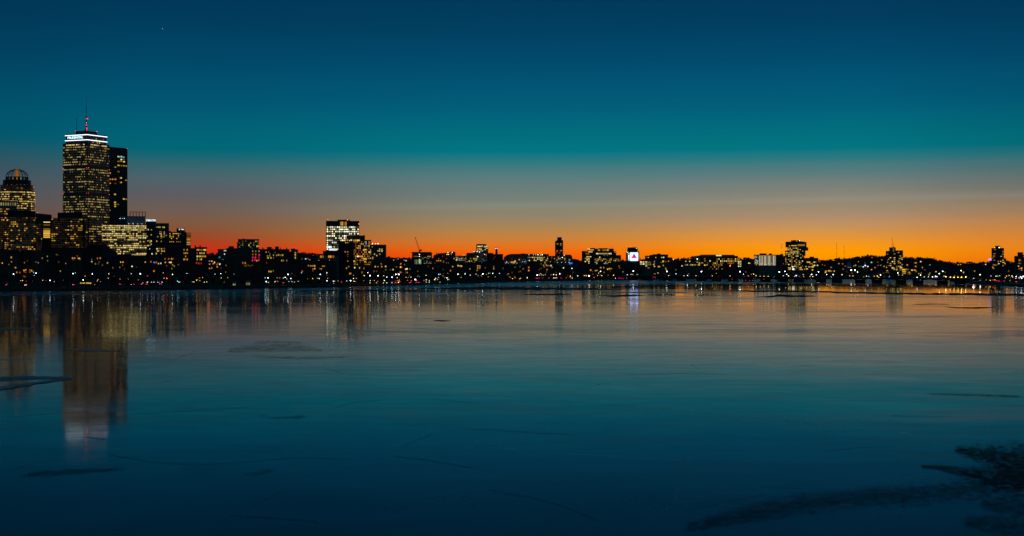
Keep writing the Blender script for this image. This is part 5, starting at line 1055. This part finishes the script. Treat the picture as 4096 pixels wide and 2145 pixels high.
for wx, wy, c_ in WIN:
    cand = [b for b, a, z, yt in FILL if a+1 < wx < z-1 and wy > yt+1.5]
    if cand:
        b = min(cand, key=lambda q: q.D); b.win(wx, wy, R.uniform(3.6,5.2), R.uniform(4.2,6.0), 'w_'+c_, -1.25 if any(ch.name.startswith('bay') for ch in b.root.children) and (b.px0+.12*(b.px1-b.px0) < wx < b.px0+.5*(b.px1-b.px0)) else 0.0)
    else: left_over.append((wx, wy, c_))
for b, a, z, yt in FILL:                    # dim curtained windows nobody notices at first
    for q in range(rnd.choice([0,1,1,2,3])):
        b.win(rnd.uniform(a+3, max(a+4, z-3)), rnd.uniform(yt+7, yt+48), 3.2, 4.6, rnd.choice(['d_orange','d_warm','d_orange','d_warm','d_pale']), -1.3 if any(ch.name.startswith('bay') for ch in b.root.children) else 0)
    b.done()
# ---- small houses on the hillside, each with its lit window
def hill_D(px, py):
    for k in range(60):
        D = HD0+60+k*16
        if hz(px, D) > 4 and CY+(H-hz(px,D)-4)*F/D <= py: return D
    return None
HH = [(wx, wy, c_) for wx, wy, c_ in left_over]
HH += [(3355,1055,'warm'),(3370,1056,'orange'),(3433,1047,'pale'),(3438,1066,'warm'),(3446,1066,'warm'),(3510,1049,'orange'),(3528,1040,'warm'),(3513,1062,'red'),(3524,1062,'warm'),(3535,1066,'pale'),(3500,1071,'pale'),(3662,1066,'orange'),(3684,1047,'pale'),(3664,1052,'orange'),(3380,1065,'orange'),(3415,1064,'orange'),(3422,1062,'pale'),(2760,1046,'pale'),(2743,1046,'pale'),(2996,1053,'pale'),(3323,1070,'pale'),(3487,1050,'pale'),(3630,1060,'orange'),(3720,1060,'pale')]
for k, (wx, wy, c_) in enumerate(sorted(HH)):
    D = hill_D(wx, wy) or 3560.0
    bz = H-(wy-CY)*D/F-3.4
    if bz < hz(wx,D)-3: bz = hz(wx,D)-.5
    hw = rnd.uniform(4.5,7.5)
    o = thing('hillside_house', 'tmp', 'house', ((wx-CX)*D/F, D, bz-8), rnd.uniform(-.25,.25), 'houses on the far slope')
    MB().box(-hw,hw,0,9,0,14).obj('wall', M[rnd.choice(['brick','brown','concrete'])], o)
    MB().prism([(-hw-.5,14),(hw+.5,14),(0,14+hw*.55)],-.5,9.5).obj('roof', M['slate'], o)
    link('window', win_mesh_m(3.6, 3.0, 'w_'+c_), o, (rnd.uniform(-1,1),0,11.4))
    pend(o, 'tiny distant house, one %s window' % {'warm':'yellow','pale':'pale','white':'white','orange':'orange','red':'red','cool':'bluish','blue':'blue','mag':'pink'}[c_], wx)

# =====================================================  lamps
bulb = {}
def bulb_mesh(r, col):
    k = (round(r,2), col)
    if k not in bulb: bulb[k] = MB().lathe([(r*.45,-r*.85),(r,0),(r*.45,r*.85)], 6).mesh('lamp_head', M[col])
    return bulb[k]
polem = {}
def pole_mesh(h):
    k = round(h*2)/2
    if k not in polem: polem[k] = MB().lathe([(.22,0),(.20,.5),(.10,.6),(.065,k)], 7).tube((0,0,k-.15),(0,0,k+.12),.16,.12,7).mesh('pole', M['pole'])
    return polem[k]
CN = {'cool':'blue-white','white':'white','warm':'yellow','pale':'pale yellow','orange':'orange','red':'red','green':'greenish','cyan':'cyan','blue':'blue','mag':'magenta'}
def lamp(px, py, col='white', k=1.2, D=None, base=None, kind=None):
    if D is None:
        s = shore(px); D = s+R.uniform(28,75)
        want = 5.0 if py-CY > 45*1500/s else 11.0
        for q in range(200):
            z = H-(py-CY)*D/F
            if z-gz(px,D) < 2.6 and D > s+6: D -= 3
            elif z-gz(px,D) < 2.6: break
            elif z-gz(px,D) > 15.5 and D < s+200: D += 3
            else: break
    z = H-(py-CY)*D/F; zb = gz(px, D) if base is None else base
    z = max(z, zb+1.2); r = k*D/F*0.94*R.uniform(.85,1.1)
    nm, cat, grp = kind or ('street_lamp','street lamp','lamps along the far bank')
    o = thing(nm, 'tmp', cat, ((px-CX)*D/F, D, zb), 0, grp)
    h = round((z-zb-r)*2)/2
    link('pole', pole_mesh(max(h,1.0)), o)
    link('lamp_head', bulb_mesh(r, ('B_' if k >= 1.7 else 'l_')+col), o, (0,0,z-zb))
    if col in ('red','cyan','orange','mag') and nm == 'street_lamp': o.name = 'signal_light'; o['category'] = 'signal light'; pend(o, f'small {CN[col]} signal light on a pole', px)
    else: pend(o, ('large ' if k >= 2.2 else '')+f"{CN[col]} {'tall lamp' if h > 7.5 else 'low lamp'}"+('' if base is None else ' on the bridge'), px)
    return o
LAMPS = """54 1097 cool 2|135 1091 cool 1.2|144 1093 cool 1.7|137 1102 cool 1.1|171 1122 white 1.1|200 1122 cool 2.1|217 1127 white 1.1|255 1121 warm 1.2|292 1095 cool 2.2|301 1092 cool 1|83 1123 orange 1.2|90 1122 warm 1.1|105 1125 red 1|132 1125 pale 1|185 1122 orange .8
369 1096 cool 1.8|340 1105 warm 1.1|333 1120 cool 1.9|392 1119 white 1.3|389 1124 orange 1|402 1127 warm 1|379 1139 warm .8|435 1096 pale 1.2|433 1114 green 1|456 1105 orange .8|525 1095 cool 1.5|561 1096 cool 1.8|591 1104 mag 1.4|571 1132 cool 1.1|589 1129 cool 1.4|606 1129 white 1.1|616 1129 cool 1.3|630 1129 white 1.2|635 1130 white 1|648 1129 white 1.1|480 1117 warm 1.2|512 1117 warm 1|554 1120 warm .9
667 1114 red 2.6|656 1113 pale 1.1|690 1098 cool 2|748 1094 cool 1.3|883 1095 cool 1.7|860 1097 white .9|653 1092 warm 1|707 1116 orange 1|710 1125 cyan 1.3|716 1129 white 1.2|720 1128 white .9|771 1128 pale 1|776 1128 pale 1|787 1121 warm 1.5|798 1112 orange 1|810 1110 warm 1.1|799 1123 warm 1|817 1129 cool 1.4|827 1128 warm 1.2|885 1112 pale 1.2|896 1129 orange .9|911 1111 warm 1.4|936 1097 pale .7
1061 1112 cool 1.7|1072 1112 cool 1.7|1065 1127 cool 1.7|1073 1130 pale 1.4|1152 1098 cool 2|1165 1096 pale 1.1|1141 1110 cool 2.2|1163 1115 cool 2|1134 1113 white 1.2|1147 1116 warm 1.3|1156 1127 white 1.1|1168 1127 cool 1.4|1178 1129 warm 1.2|1193 1126 white 1|1108 1112 white 1.1|1119 1112 orange 1|1110 1126 orange .9|1100 1127 pale 1.1|1079 1127 orange 1.2|1206 1092 cool 1.5
1281 1098 cool 2|1307 1092 cool 1.5|1308 1124 cool 1.6|1251 1115 warm 1.4|1270 1114 warm 1|1277 1115 white 1.4|1230 1116 warm .9|1311 1114 warm 1.3|1335 1125 white 1|1339 1125 cool 1.1|1330 1125 white .8|1352 1124 warm 1.4|1387 1124 white 1.4|1402 1123 white 2|1414 1114 white 1.6|1425 1114 warm 1.3|1414 1102 warm 1|1457 1103 warm 1.6|1480 1103 white 1.9|1512 1103 white 2|1471 1091 white 1.2|1455 1124 warm 1.1|1481 1123 pale 1.4|1497 1123 warm 1|1480 1132 white 1.4|1506 1132 warm 1.4|1416 1125 pale 1.1|1334 1133 pale .8
1547 1109 cool 1.6|1568 1109 cool 1.7|1583 1098 cool 1.9|1595 1098 white 2.5|1535 1103 pale 1.4|1537 1122 pale 1.4|1589 1111 pale 1.6|1574 1101 orange 1|1624 1110 warm 1.3|1633 1110 warm 1.2|1644 1109 pale 1.3|1637 1101 orange 1|1704 1102 pale 1.3|1630 1122 orange 1.2|1705 1120 green 1.2|1717 1122 pale 1.1|1717 1129 pale 1.5|1705 1129 green 1|1755 1098 blue 1.7|1761 1097 warm 1|1743 1114 pale 1.4|1739 1119 pale 1.3|1751 1119 cool 1.3|1754 1110 pale 1.3|1779 1112 pale 1.4|1786 1112 white 1.3|1790 1112 white 1.2|1791 1119 cool 1.5|1796 1119 warm 1.2|1760 1129 warm 1.2|1776 1095 pale .9|1791 1094 pale .8|1534 1132 pale 1.5|1547 1132 white 1.2|1568 1131 white 1.1|1594 1130 warm 1.7|1591 1122 orange 1.1|1597 1121 orange 1.1|1677 1107 warm 1.2
1832 1097 cool 1.7|1860 1096 cool 1.7|1881 1101 pale 1.2|1904 1097 cool 1.6|1931 1096 white 1.9|1971 1094 cool 1.6|1998 1094 cool 1.5|1844 1110 warm 1.3|1955 1094 pale .9|1946 1098 pale 1.1|2034 1096 warm 1.5|2040 1109 orange 1.1|2050 1115 warm 1.2|2083 1113 orange 1.3|2079 1116 warm 1.1|2109 1112 white 1.2|1982 1108 pale .8|1953 1108 warm 1.2|1925 1104 warm .9
2149 1101 white 1.8|2157 1101 white 1.2|2163 1095 pale 1.1|2173 1101 white 1.6|2181 1099 pale 1.1|2166 1101 warm 1|2214 1099 cool 1.6|2225 1100 warm 1.4|2239 1096 white 1.7|2281 1105 pale 1.3|2311 1104 cool 1.6|2337 1103 orange 1.3|2345 1103 warm 1.2|2356 1104 white 2.5|2390 1103 pale 1.3|2394 1093 white .9|2288 1074 cool 1.6|2109 1111 pale 1|2289 1113 pale .8|2227 1111 white 1.2|2214 1112 white 1.2|2220 1112 green 1.1"""
for row in LAMPS.replace('\n','|').split('|'):
    a = row.split(); p_ = float(a[0]); lamp(p_, float(a[1]), a[2], float(a[3]), D=shore(p_)+22 if (a[2] in ('warm','green','pale') and 330 < p_ < 920 and 1108 < float(a[1]) < 1125) else None)
far = """2407 1103 warm 1.4|2454 1102 warm 1.4|2509 1099 white 1.5|2524 1098 pale 1.4|2531 1098 pale 1.3|2548 1098 green 1.4|2561 1103 warm 1.4|2566 1101 white 2|2675 1103 white 1.3|2704 1096 cool 1.5|2755 1096 pale .9|2865 1094 pale 1|2974 1097 cool 1.3|3006 1098 warm 1.1|3015 1097 pale 1.2|3053 1075 cool 1.6|3120 1061 warm 1.6|3117 1068 cool 1.4|3126 1068 warm 2|3140 1086 white 1.7|3147 1098 cool 1.5|3133 1103 white 1.6|3154 1104 pale 1.5|3185 1103 white 1.7|3197 1106 blue 1.5|3213 1099 cool 1.5|3246 1098 cool 1.7|3265 1100 white 1.4|3307 1099 white 1.5|3080 1100 orange 1.2
3405 1081 white 2.5|3420 1081 white 2.5|3333 1099 cool 1.8|3368 1099 white 1.4|3466 1105 pale 1.5|3475 1106 blue 1.6|3497 1105 warm 1.6|3510 1104 warm 1.6|3522 1100 cool 1.9|3399 1104 warm 1.2|3412 1104 warm 1.2|3594 1100 cool 1.5|3610 1101 warm 1.3|3558 1106 blue 1.3|3682 1101 white 1.7|3771 1086 cool 2|3730 1108 pale 1.7|3743 1106 white 1.8|3749 1107 blue 1.9|3714 1108 pale 1.4|3776 1105 warm 1.2|3845 1083 pale 2.1|3827 1087 warm 1.5|3824 1092 warm 1.1|2920 1064 red 2.3|3716 1100 cool 1.1|3697 1108 green .9
2632 1092 pale 1|2620 1096 pale .9|3801 1101 pale 1.1"""
for row in far.replace('\n','|').split('|'):
    a = row.split(); lamp(float(a[0]), float(a[1]), a[2], float(a[3]), D=shore(float(a[0]))+R.uniform(25,70) if float(a[0]) > 2540 else shore(float(a[0]))+20)
right = """3894 1117 white 3.4|3921 1119 white 2|3926 1119 white 1.5|3944 1120 orange 1.2|3961 1122 warm 1.3|3972 1120 red 1.2|3980 1119 warm 1.3|3984 1105 pale 1.5|3991 1105 pale 1.3|3999 1104 pale 1.2|4021 1111 pale 1.6|4026 1105 warm 1.2|4037 1103 pale 1.3|4048 1104 pale 1.4|4051 1109 pale 1.3|4041 1111 orange 1.3|4039 1123 cool 1.4|4065 1106 white 1.8|4064 1113 white 1.7|4076 1112 white 2.6|4082 1107 white 2.2|4087 1113 white 2.3|4093 1106 white 1.9|4108 1110 white 1.8|3964 1104 white .9"""
for row in right.replace('\n','|').split('|'):
    a = row.split(); p_ = float(a[0]); D_ = max(shore(p_)+14, min(shore(p_)+120, (H-4.5)*F/(float(a[1])-CY))) if p_ > 3900 else 1985
    lamp(p_, float(a[1]), a[2], float(a[3])*.95, D=D_)
for px_, py_, c_, k_ in ((2402,1086,'white',1.9),(2533,1085,'white',1.9),(2668,1086,'white',1.9),(2806,1086.5,'white',2),(2960,1087,'white',2),(3117,1088,'pale',2),(3274,1088,'white',2.1),(3430,1089,'pale',1.8),(3591,1092,'pale',1.9),(3757,1095,'pale',1.9),(3920,1099,'pale',1.8)):
    if px_ < 2450: lamp(px_, py_, c_, k_, D=shore(px_)+12); continue
    p2 = bridge_pt(px_); lamp(px_, py_, c_, k_, D=p2.y, base=DZ, kind=('street_lamp','street lamp','lamps on the bridge'))
for px_, py_, c_, k_ in ((2750,1103,'white',1.4),(2784,1103,'warm',1.3),(2736,1104,'pale',1.2),(2849,1104,'orange',1.2),(2920,1104,'pale',1.3),(2993,1104,'warm',1.2),(3024,1103,'warm',1.5),(3041,1106,'warm',1.3),(3056,1105,'warm',1.1),(3073,1106,'warm',1.4),(3178,1106,'pale',1.3),(3215,1106.5,'orange',1.4),(3240,1106,'warm',1.4),(3251,1107,'warm',1.6),(3454,1109,'orange',1.2),(3514,1109,'warm',1.2),(3669,1110.5,'white',1.9),(3783,1107,'pale',1.9),(3801,1109,'warm',1.8),(3816,1110,'warm',1.7),(3832,1109.5,'warm',1.8),(3846,1109.5,'warm',1.9),(3863,1108,'pale',1.8)):
    p2 = bridge_pt(px_); lamp(px_, py_, c_, k_, D=p2.y, base=DZ, kind=('bridge_lamp','bridge lamp','low lamps along the bridge'))
# navigation lights hung on the piers
for px_, py_, c_ in ((2928,1117,'red'),(2983,1122,'mag'),(2999,1122,'mag'),(3010,1122,'mag'),(3056,1118,'red'),(3023,1113,'cyan')):
    p2 = bridge_pt(px_); D_ = p2.y-13; z_ = H-(py_-CY)*D_/F; r_ = 1.25*D_/F*.62
    o = thing('buoy_light' if py_ > 1120 else 'navigation_light', 'tmp', 'navigation light', ((px_-CX)*D_/F, D_, 0 if py_ > 1120 else z_-.6), 0, 'navigation lights by the bridge piers')
    if py_ > 1120: MB().lathe([(.5,0),(.55,.5),(.2,.7),(.1,max(.8,z_-r_))],8).obj('float', M['metal'], o); link('lamp_head', bulb_mesh(r_, 'l_'+c_), o, (0,0,max(z_,.9)))
    else: MB().box(-.25,.25,.1,4.5,-.1,.25).obj('bracket', M['metal'], o); link('lamp_head', bulb_mesh(r_, 'l_'+c_), o, (0,0,.7))
    pend(o, f'{CN[c_]} navigation light under the bridge', px_)

# =====================================================  cars
def car_parts(paint):
    side = [(-2.25,.35),(-2.3,.75),(-2.1,.95),(-1.2,1.0),(.95,.98),(1.9,.88),(2.25,.7),(2.25,.35)]
    m = MB().prism(side, -.88, .88)
    body = m.mesh('body', paint)
    roof = MB().prism([(-1.45,1.0),(-1.0,1.42),(.25,1.45),(.95,.98)], -.76, .76).mesh('cabin', M['glasswall'])
    wh = MB().tube((0,-.11,0),(0,.11,0),.33,.33,12).mesh('wheel', M['roof'])
    return body, roof, wh
PAINT = [wall_mat('car_paint_'+n, c, .35, .05, spec=.5) for n, c in (('black',(.02,.02,.022)),('silver',(.35,.35,.36)),('blue',(.03,.05,.12)),('red',(.25,.02,.02)),('white',(.7,.7,.7)))]
PN = ['black','silver','blue','red','white']; CP = [car_parts(p) for p in PAINT]
tl = {k: MB().box(-.06,.06,-.24,.24,-.10,.10).mesh('tail_light', M['t_'+k]) for k in ('red','mag')}
hl = MB().box(-.06,.06,-.22,.22,-.09,.09).mesh('headlight', M['t_white'])
def car(px, py, col, D=None, z=None, yaw=None):
    if D is None:
        D = max(shore(px)+16, min(shore(px)+200, (H-3.6)*F/(py-CY)))
    zb = gz(px, D)+.05 if z is None else z
    i = R.randrange(5); body, roof, wh = CP[i]
    head = col == 'white'
    base = (math.pi if head else 0)+math.pi/2+R.uniform(-.9,.9) if yaw is None else yaw
    o = thing('parked_car' if R.random() < .3 else 'car', 'tmp', 'car', ((px-CX)*D/F, D, zb), base, 'cars on the riverside road' if z is None else 'cars on the bridge')
    bo = link('body', body, o); link('cabin', roof, o)
    for x, y in ((-1.35,-.8),(-1.35,.8),(1.4,-.8),(1.4,.8)): link('wheel', wh, o, (x,y,.33))
    for y in (-.6,.6):
        if head: link('headlight', hl, bo, (2.27,y,.66))
        else: link('tail_light', tl[col], bo, (-2.3,y,.78))
    pend(o, f"{PN[i]} car with {'white headlights' if head else ('pink' if col == 'mag' else 'red')+' tail lights'}"+(' on the bridge' if z else ''), px)
CARS = [(29,1137,'mag'),(99,1137,'white'),(104,1138,'mag'),(109,1138,'mag'),(295,1137,'mag'),(486,1135,'mag'),(490,1136,'red'),(527,1134,'white'),(535,1134,'mag'),(541,1134,'mag'),(571,1136,'mag'),(586,1135,'red'),(646,1134,'mag'),(650,1135,'mag'),(1130,1127,'red'),(1133,1128,'mag'),(1364,1124,'mag'),(1473,1124,'red'),(1423,1124,'red'),(1510,1122,'red'),(1580,1120,'mag'),(1586,1120,'mag'),(1582,1130,'red'),(1602,1122,'red'),(1643,1121,'red'),(1640,1121,'mag'),(1643,1130,'red'),(1671,1115,'mag'),(1669,1129,'red'),(1674,1129,'red'),(1692,1121,'mag'),(1697,1121,'mag'),
 (2149,1111,'mag'),(2146,1111.5,'mag'),(2160,1111,'mag'),(2164,1111,'mag'),(2174,1111,'mag'),(2171,1112,'mag'),(2198,1111,'mag'),(2247,1110.5,'mag'),(2279,1112,'mag'),(2218,1108,'red'),(2225,1110,'red'),(2268,1105,'red'),(2326,1115,'mag'),(2372,1103,'mag'),(2380,1103,'red'),(2430,1115,'mag'),(2449,1112.5,'mag'),(2466,1112,'white'),(2478,1112,'mag'),(2482,1112,'mag'),(2489,1112,'mag'),(2510,1111.5,'mag'),(2526,1112.5,'mag'),(2557,1113.5,'mag'),(2564,1112,'mag'),(2568,1111.5,'mag'),(2578,1113,'mag'),(2608,1111.5,'mag'),(2613,1111.5,'mag'),(2618,1111,'mag'),(2750,1112,'red'),(2766,1112,'red'),
 (3972,1121,'red'),(3989,1115,'red'),(3998,1121,'mag'),(4006,1118,'mag'),(4011,1119,'red'),(4061,1122,'red')]
for a in CARS: car(*a)
for px_, c_ in ((2607,'mag'),(2617,'mag'),(2624,'mag'),(2632,'mag'),(2665,'red'),(2880,'red'),(2932,'mag'),(3078,'mag'),(3206,'red'),(3467,'mag'),(3525,'mag'),(3655,'mag'),(3739,'mag'),(3751,'red'),(3811,'mag'),(3821,'red'),(3856,'mag'),(2760,'white'),(3100,'white'),(3330,'white')):
    p2 = bridge_pt(px_); n2 = Vector((dv.y,-dv.x)).normalized()
    q2 = p2-n2*R.choice([-6,-2.5,2.5,6]) if False else p2
    car(px_, 1105, c_, D=p2.y, z=DZ+.02, yaw=(bang+R.uniform(.9,1.3)) if c_ != 'white' else bang-math.pi/2)
# a bus and a bright lit boat shed sign by the water
def bus(px, D, lab, yaw=0.0):
    o = thing('city_bus', lab, 'bus', ((px-CX)*D/F, D, gz(px,D)+.05), yaw)
    MB().box(-6,6,-1.25,1.25,.4,1.5).box(-6,6,-1.25,1.25,2.5,3.1).obj('body', M['white_steel'], o)
    MB().box(-5.9,5.9,-1.2,1.2,1.5,2.5).obj('window_strip', M['w_warm'], o)
    for x in (-3.8,3.6):
        for y in (-1.1,1.1): link('wheel', MB().tube((0,-.14,0),(0,.14,0),.5,.5,12).mesh('wheel', M['roof']), o, (x,y,.5))
    for y in (-.8,.8): link('tail_light', tl['red'], o, (6.05,y,1.1))
bus(343, 1560, 'city bus with a lit yellow window strip under the bare trees')
bus(77, 1545, 'city bus with lit windows, left of two pink tail lights')
bus(11, 1545, 'city bus with lit windows at the left edge of the view')
def kiosk(px, D, w, h, lab, mat, roofm='slate', name='boathouse'):
    o = thing(name, lab, 'boathouse', ((px-CX)*D/F, D, gz(px,D)), 0)
    MB().box(-w,w,0,6,0,h).obj('wall', M['pale'], o)
    MB().prism([(-w-.6,h),(w+.6,h),(w*.4,h+1.7),(-w*.4,h+1.7)],-.6,6.6).obj('roof', M[roofm], o)
    for k in (-.5,.5): link('window', win_mesh_m(w*.75, h*.62, mat), o, (w*k,0,h*.5))
kiosk(992, 1520, 2.4, 4.2, 'small pale lit boathouse beside a forked pale tree', 'd_pale', 'white_wall'); kiosk(937, 1515, 1.6, 2.6, 'tiny pale hut left of the lit boathouse', 'd_pale', 'white_wall')
o = thing('lit_pavilion', 'long low pavilion with a glaring white sign strip under the trees', 'pavilion', ((1656-CX)*2010/F, 2010, gz(1656,2010)), 0)
MB().box(-4,4,.3,5,0,3.4).obj('wall', M['darkwall'], o); MB().box(-4.4,4.4,-.4,5.4,3.4,3.8).obj('roof', M['slate'], o)
M['glare'] = glow_mat('white_sign_strip', (.85,.92,1), 9.0, 1, 1); MB().box(-2.6,2.6,-.1,.28,1.5,3.0).obj('sign', M['glare'], o)

# =====================================================  bare riverside trees
def grow(seed, height=1.0):
    r = random.Random(seed); tv, tf, cv, cf = [], [], [], []
    def seg(V, Fc, a, b, ra, rb, n):
        d = (b-a).normalized(); u = d.orthogonal().normalized(); w = d.cross(u); s = len(V)
        for c, rr in ((a,ra),(b,rb)):
            for i in range(n): q = 6.2832*i/n; V.append(tuple(c+(u*math.cos(q)+w*math.sin(q))*rr))
        for i in range(n): Fc.append((s+i, s+(i+1)%n, s+n+(i+1)%n, s+n+i))
    def br(a, d, L, rad, lev):
        b = a+d*L; mid = a.lerp(b,.5)+Vector((r.uniform(-1,1),r.uniform(-1,1),r.uniform(-.3,.5)))*L*.07
        V, Fc, n = (tv, tf, 6) if lev <= 1 else (cv, cf, 3)
        seg(V, Fc, a, mid, rad, rad*.86, n); seg(V, Fc, mid, b, rad*.86, rad*.70, n)
        if lev >= 5: return
        k = (r.choice([2,3]) if lev == 0 else r.choice([2,3,3]) if lev < 4 else 3)
        for i in range(k):
            ax = Vector((r.uniform(-1,1),r.uniform(-1,1),r.uniform(-.25,.7))).normalized()
            nd = (d*r.uniform(.75,1.1)+ax*r.uniform(.55,.85)+Vector((0,0,.12))).normalized()
            br(b if i < 2 else mid, nd, L*r.uniform(.62,.86), max(rad*.62,.0035), lev+1)
    br(Vector((0,0,0)), Vector((r.uniform(-.1,.1),r.uniform(-.1,.1),1)).normalized(), .24, .026, 0)
    top = max(p[2] for p in cv); s = 1/top
    return (new_mesh('trunk', [(x*s,y*s,z*s) for x,y,z in tv], tf, M['bark']), new_mesh('crown', [(x*s,y*s,z*s) for x,y,z in cv], cf, M['twigs']))
TREES = [grow(s) for s in (2,5,8,13,21,34)]
def tree(px, off, h, v=None, desc='bare dark riverside tree', grp='bare trees along the far bank', D=None):
    D = shore(px)+off if D is None else D
    o = thing('bare_tree', 'tmp', 'tree', ((px-CX)*D/F, D, gz(px,D)-.1), R.uniform(0,6.28), grp); o.scale = (h*R.uniform(.9,1.25),)*2+(h,)
    t_, c_ = TREES[R.randrange(6) if v is None else v]; link('trunk', t_, o); link('crown', c_, o); pend(o, desc, px)
for px_, h_ in ((407,15),(460,12),(500,14),(530,13),(698,12),(750,12),(858,13),(870,15),(912,9),(1003,14),(1135,11),(1170,12),(1251,11),(1287,13),(1362,11),(1378,11),(1090,12),(35,12),(130,13),(240,14),(310,12)):
    tree(px_, R.uniform(12,30), h_, desc='lamp-lit bare tree at the water edge', grp='lamp-lit trees at the water edge')
for k in range(118):
    px_ = -40+k*20.2+R.uniform(-9,9); tree(px_, R.uniform(30,190), R.uniform(11,17)*(1 if px_ < 1500 else 1.15))
for k in range(46):
    px_ = 2490+k*28.5+R.uniform(-12,12)
    if px_ < 3790: tree(px_, R.uniform(25,110), R.uniform(12,19), desc='bare dark tree behind the bridge', grp='bare trees behind the bridge')
for k in range(16):
    px_ = 3870+k*15+R.uniform(-6,6); tree(px_, R.uniform(70,200), R.uniform(10,15), desc='bare dark tree on the right bank', grp='bare trees on the right bank')
for px_ in (2490,2510,2525,2548,2562): tree(px_, 60, 26, D=2700, desc='tall bare tree standing before the sign building', grp='trees before the big sign')
# ---- low stone retaining wall under the approach road at the bridge's near-bank end
v, f = [], []; xs = list(range(2230, 2470, 12))
wl = thing('retaining_wall', 'long dark stone retaining wall at the left end of the bridge', 'wall', ((2350-CX)*2440/F, 2440, 0))
for i, px_ in enumerate(xs):
    D_ = shore(px_)+8
    for dd in (0,.8):
        for z_ in (-.2, 3.4): v.append(((px_-CX)*(D_+dd)/F-wl.location.x, D_+dd-wl.location.y, z_))
    if i: a = 4*i; f += [(a-4,a,a+1,a-3),(a-3,a+1,a+3,a-1),(a-2,a-1,a+3,a+2)]
link('wall_face', new_mesh('wall_face', v, f, M['granite']), wl)
resolve_labels()
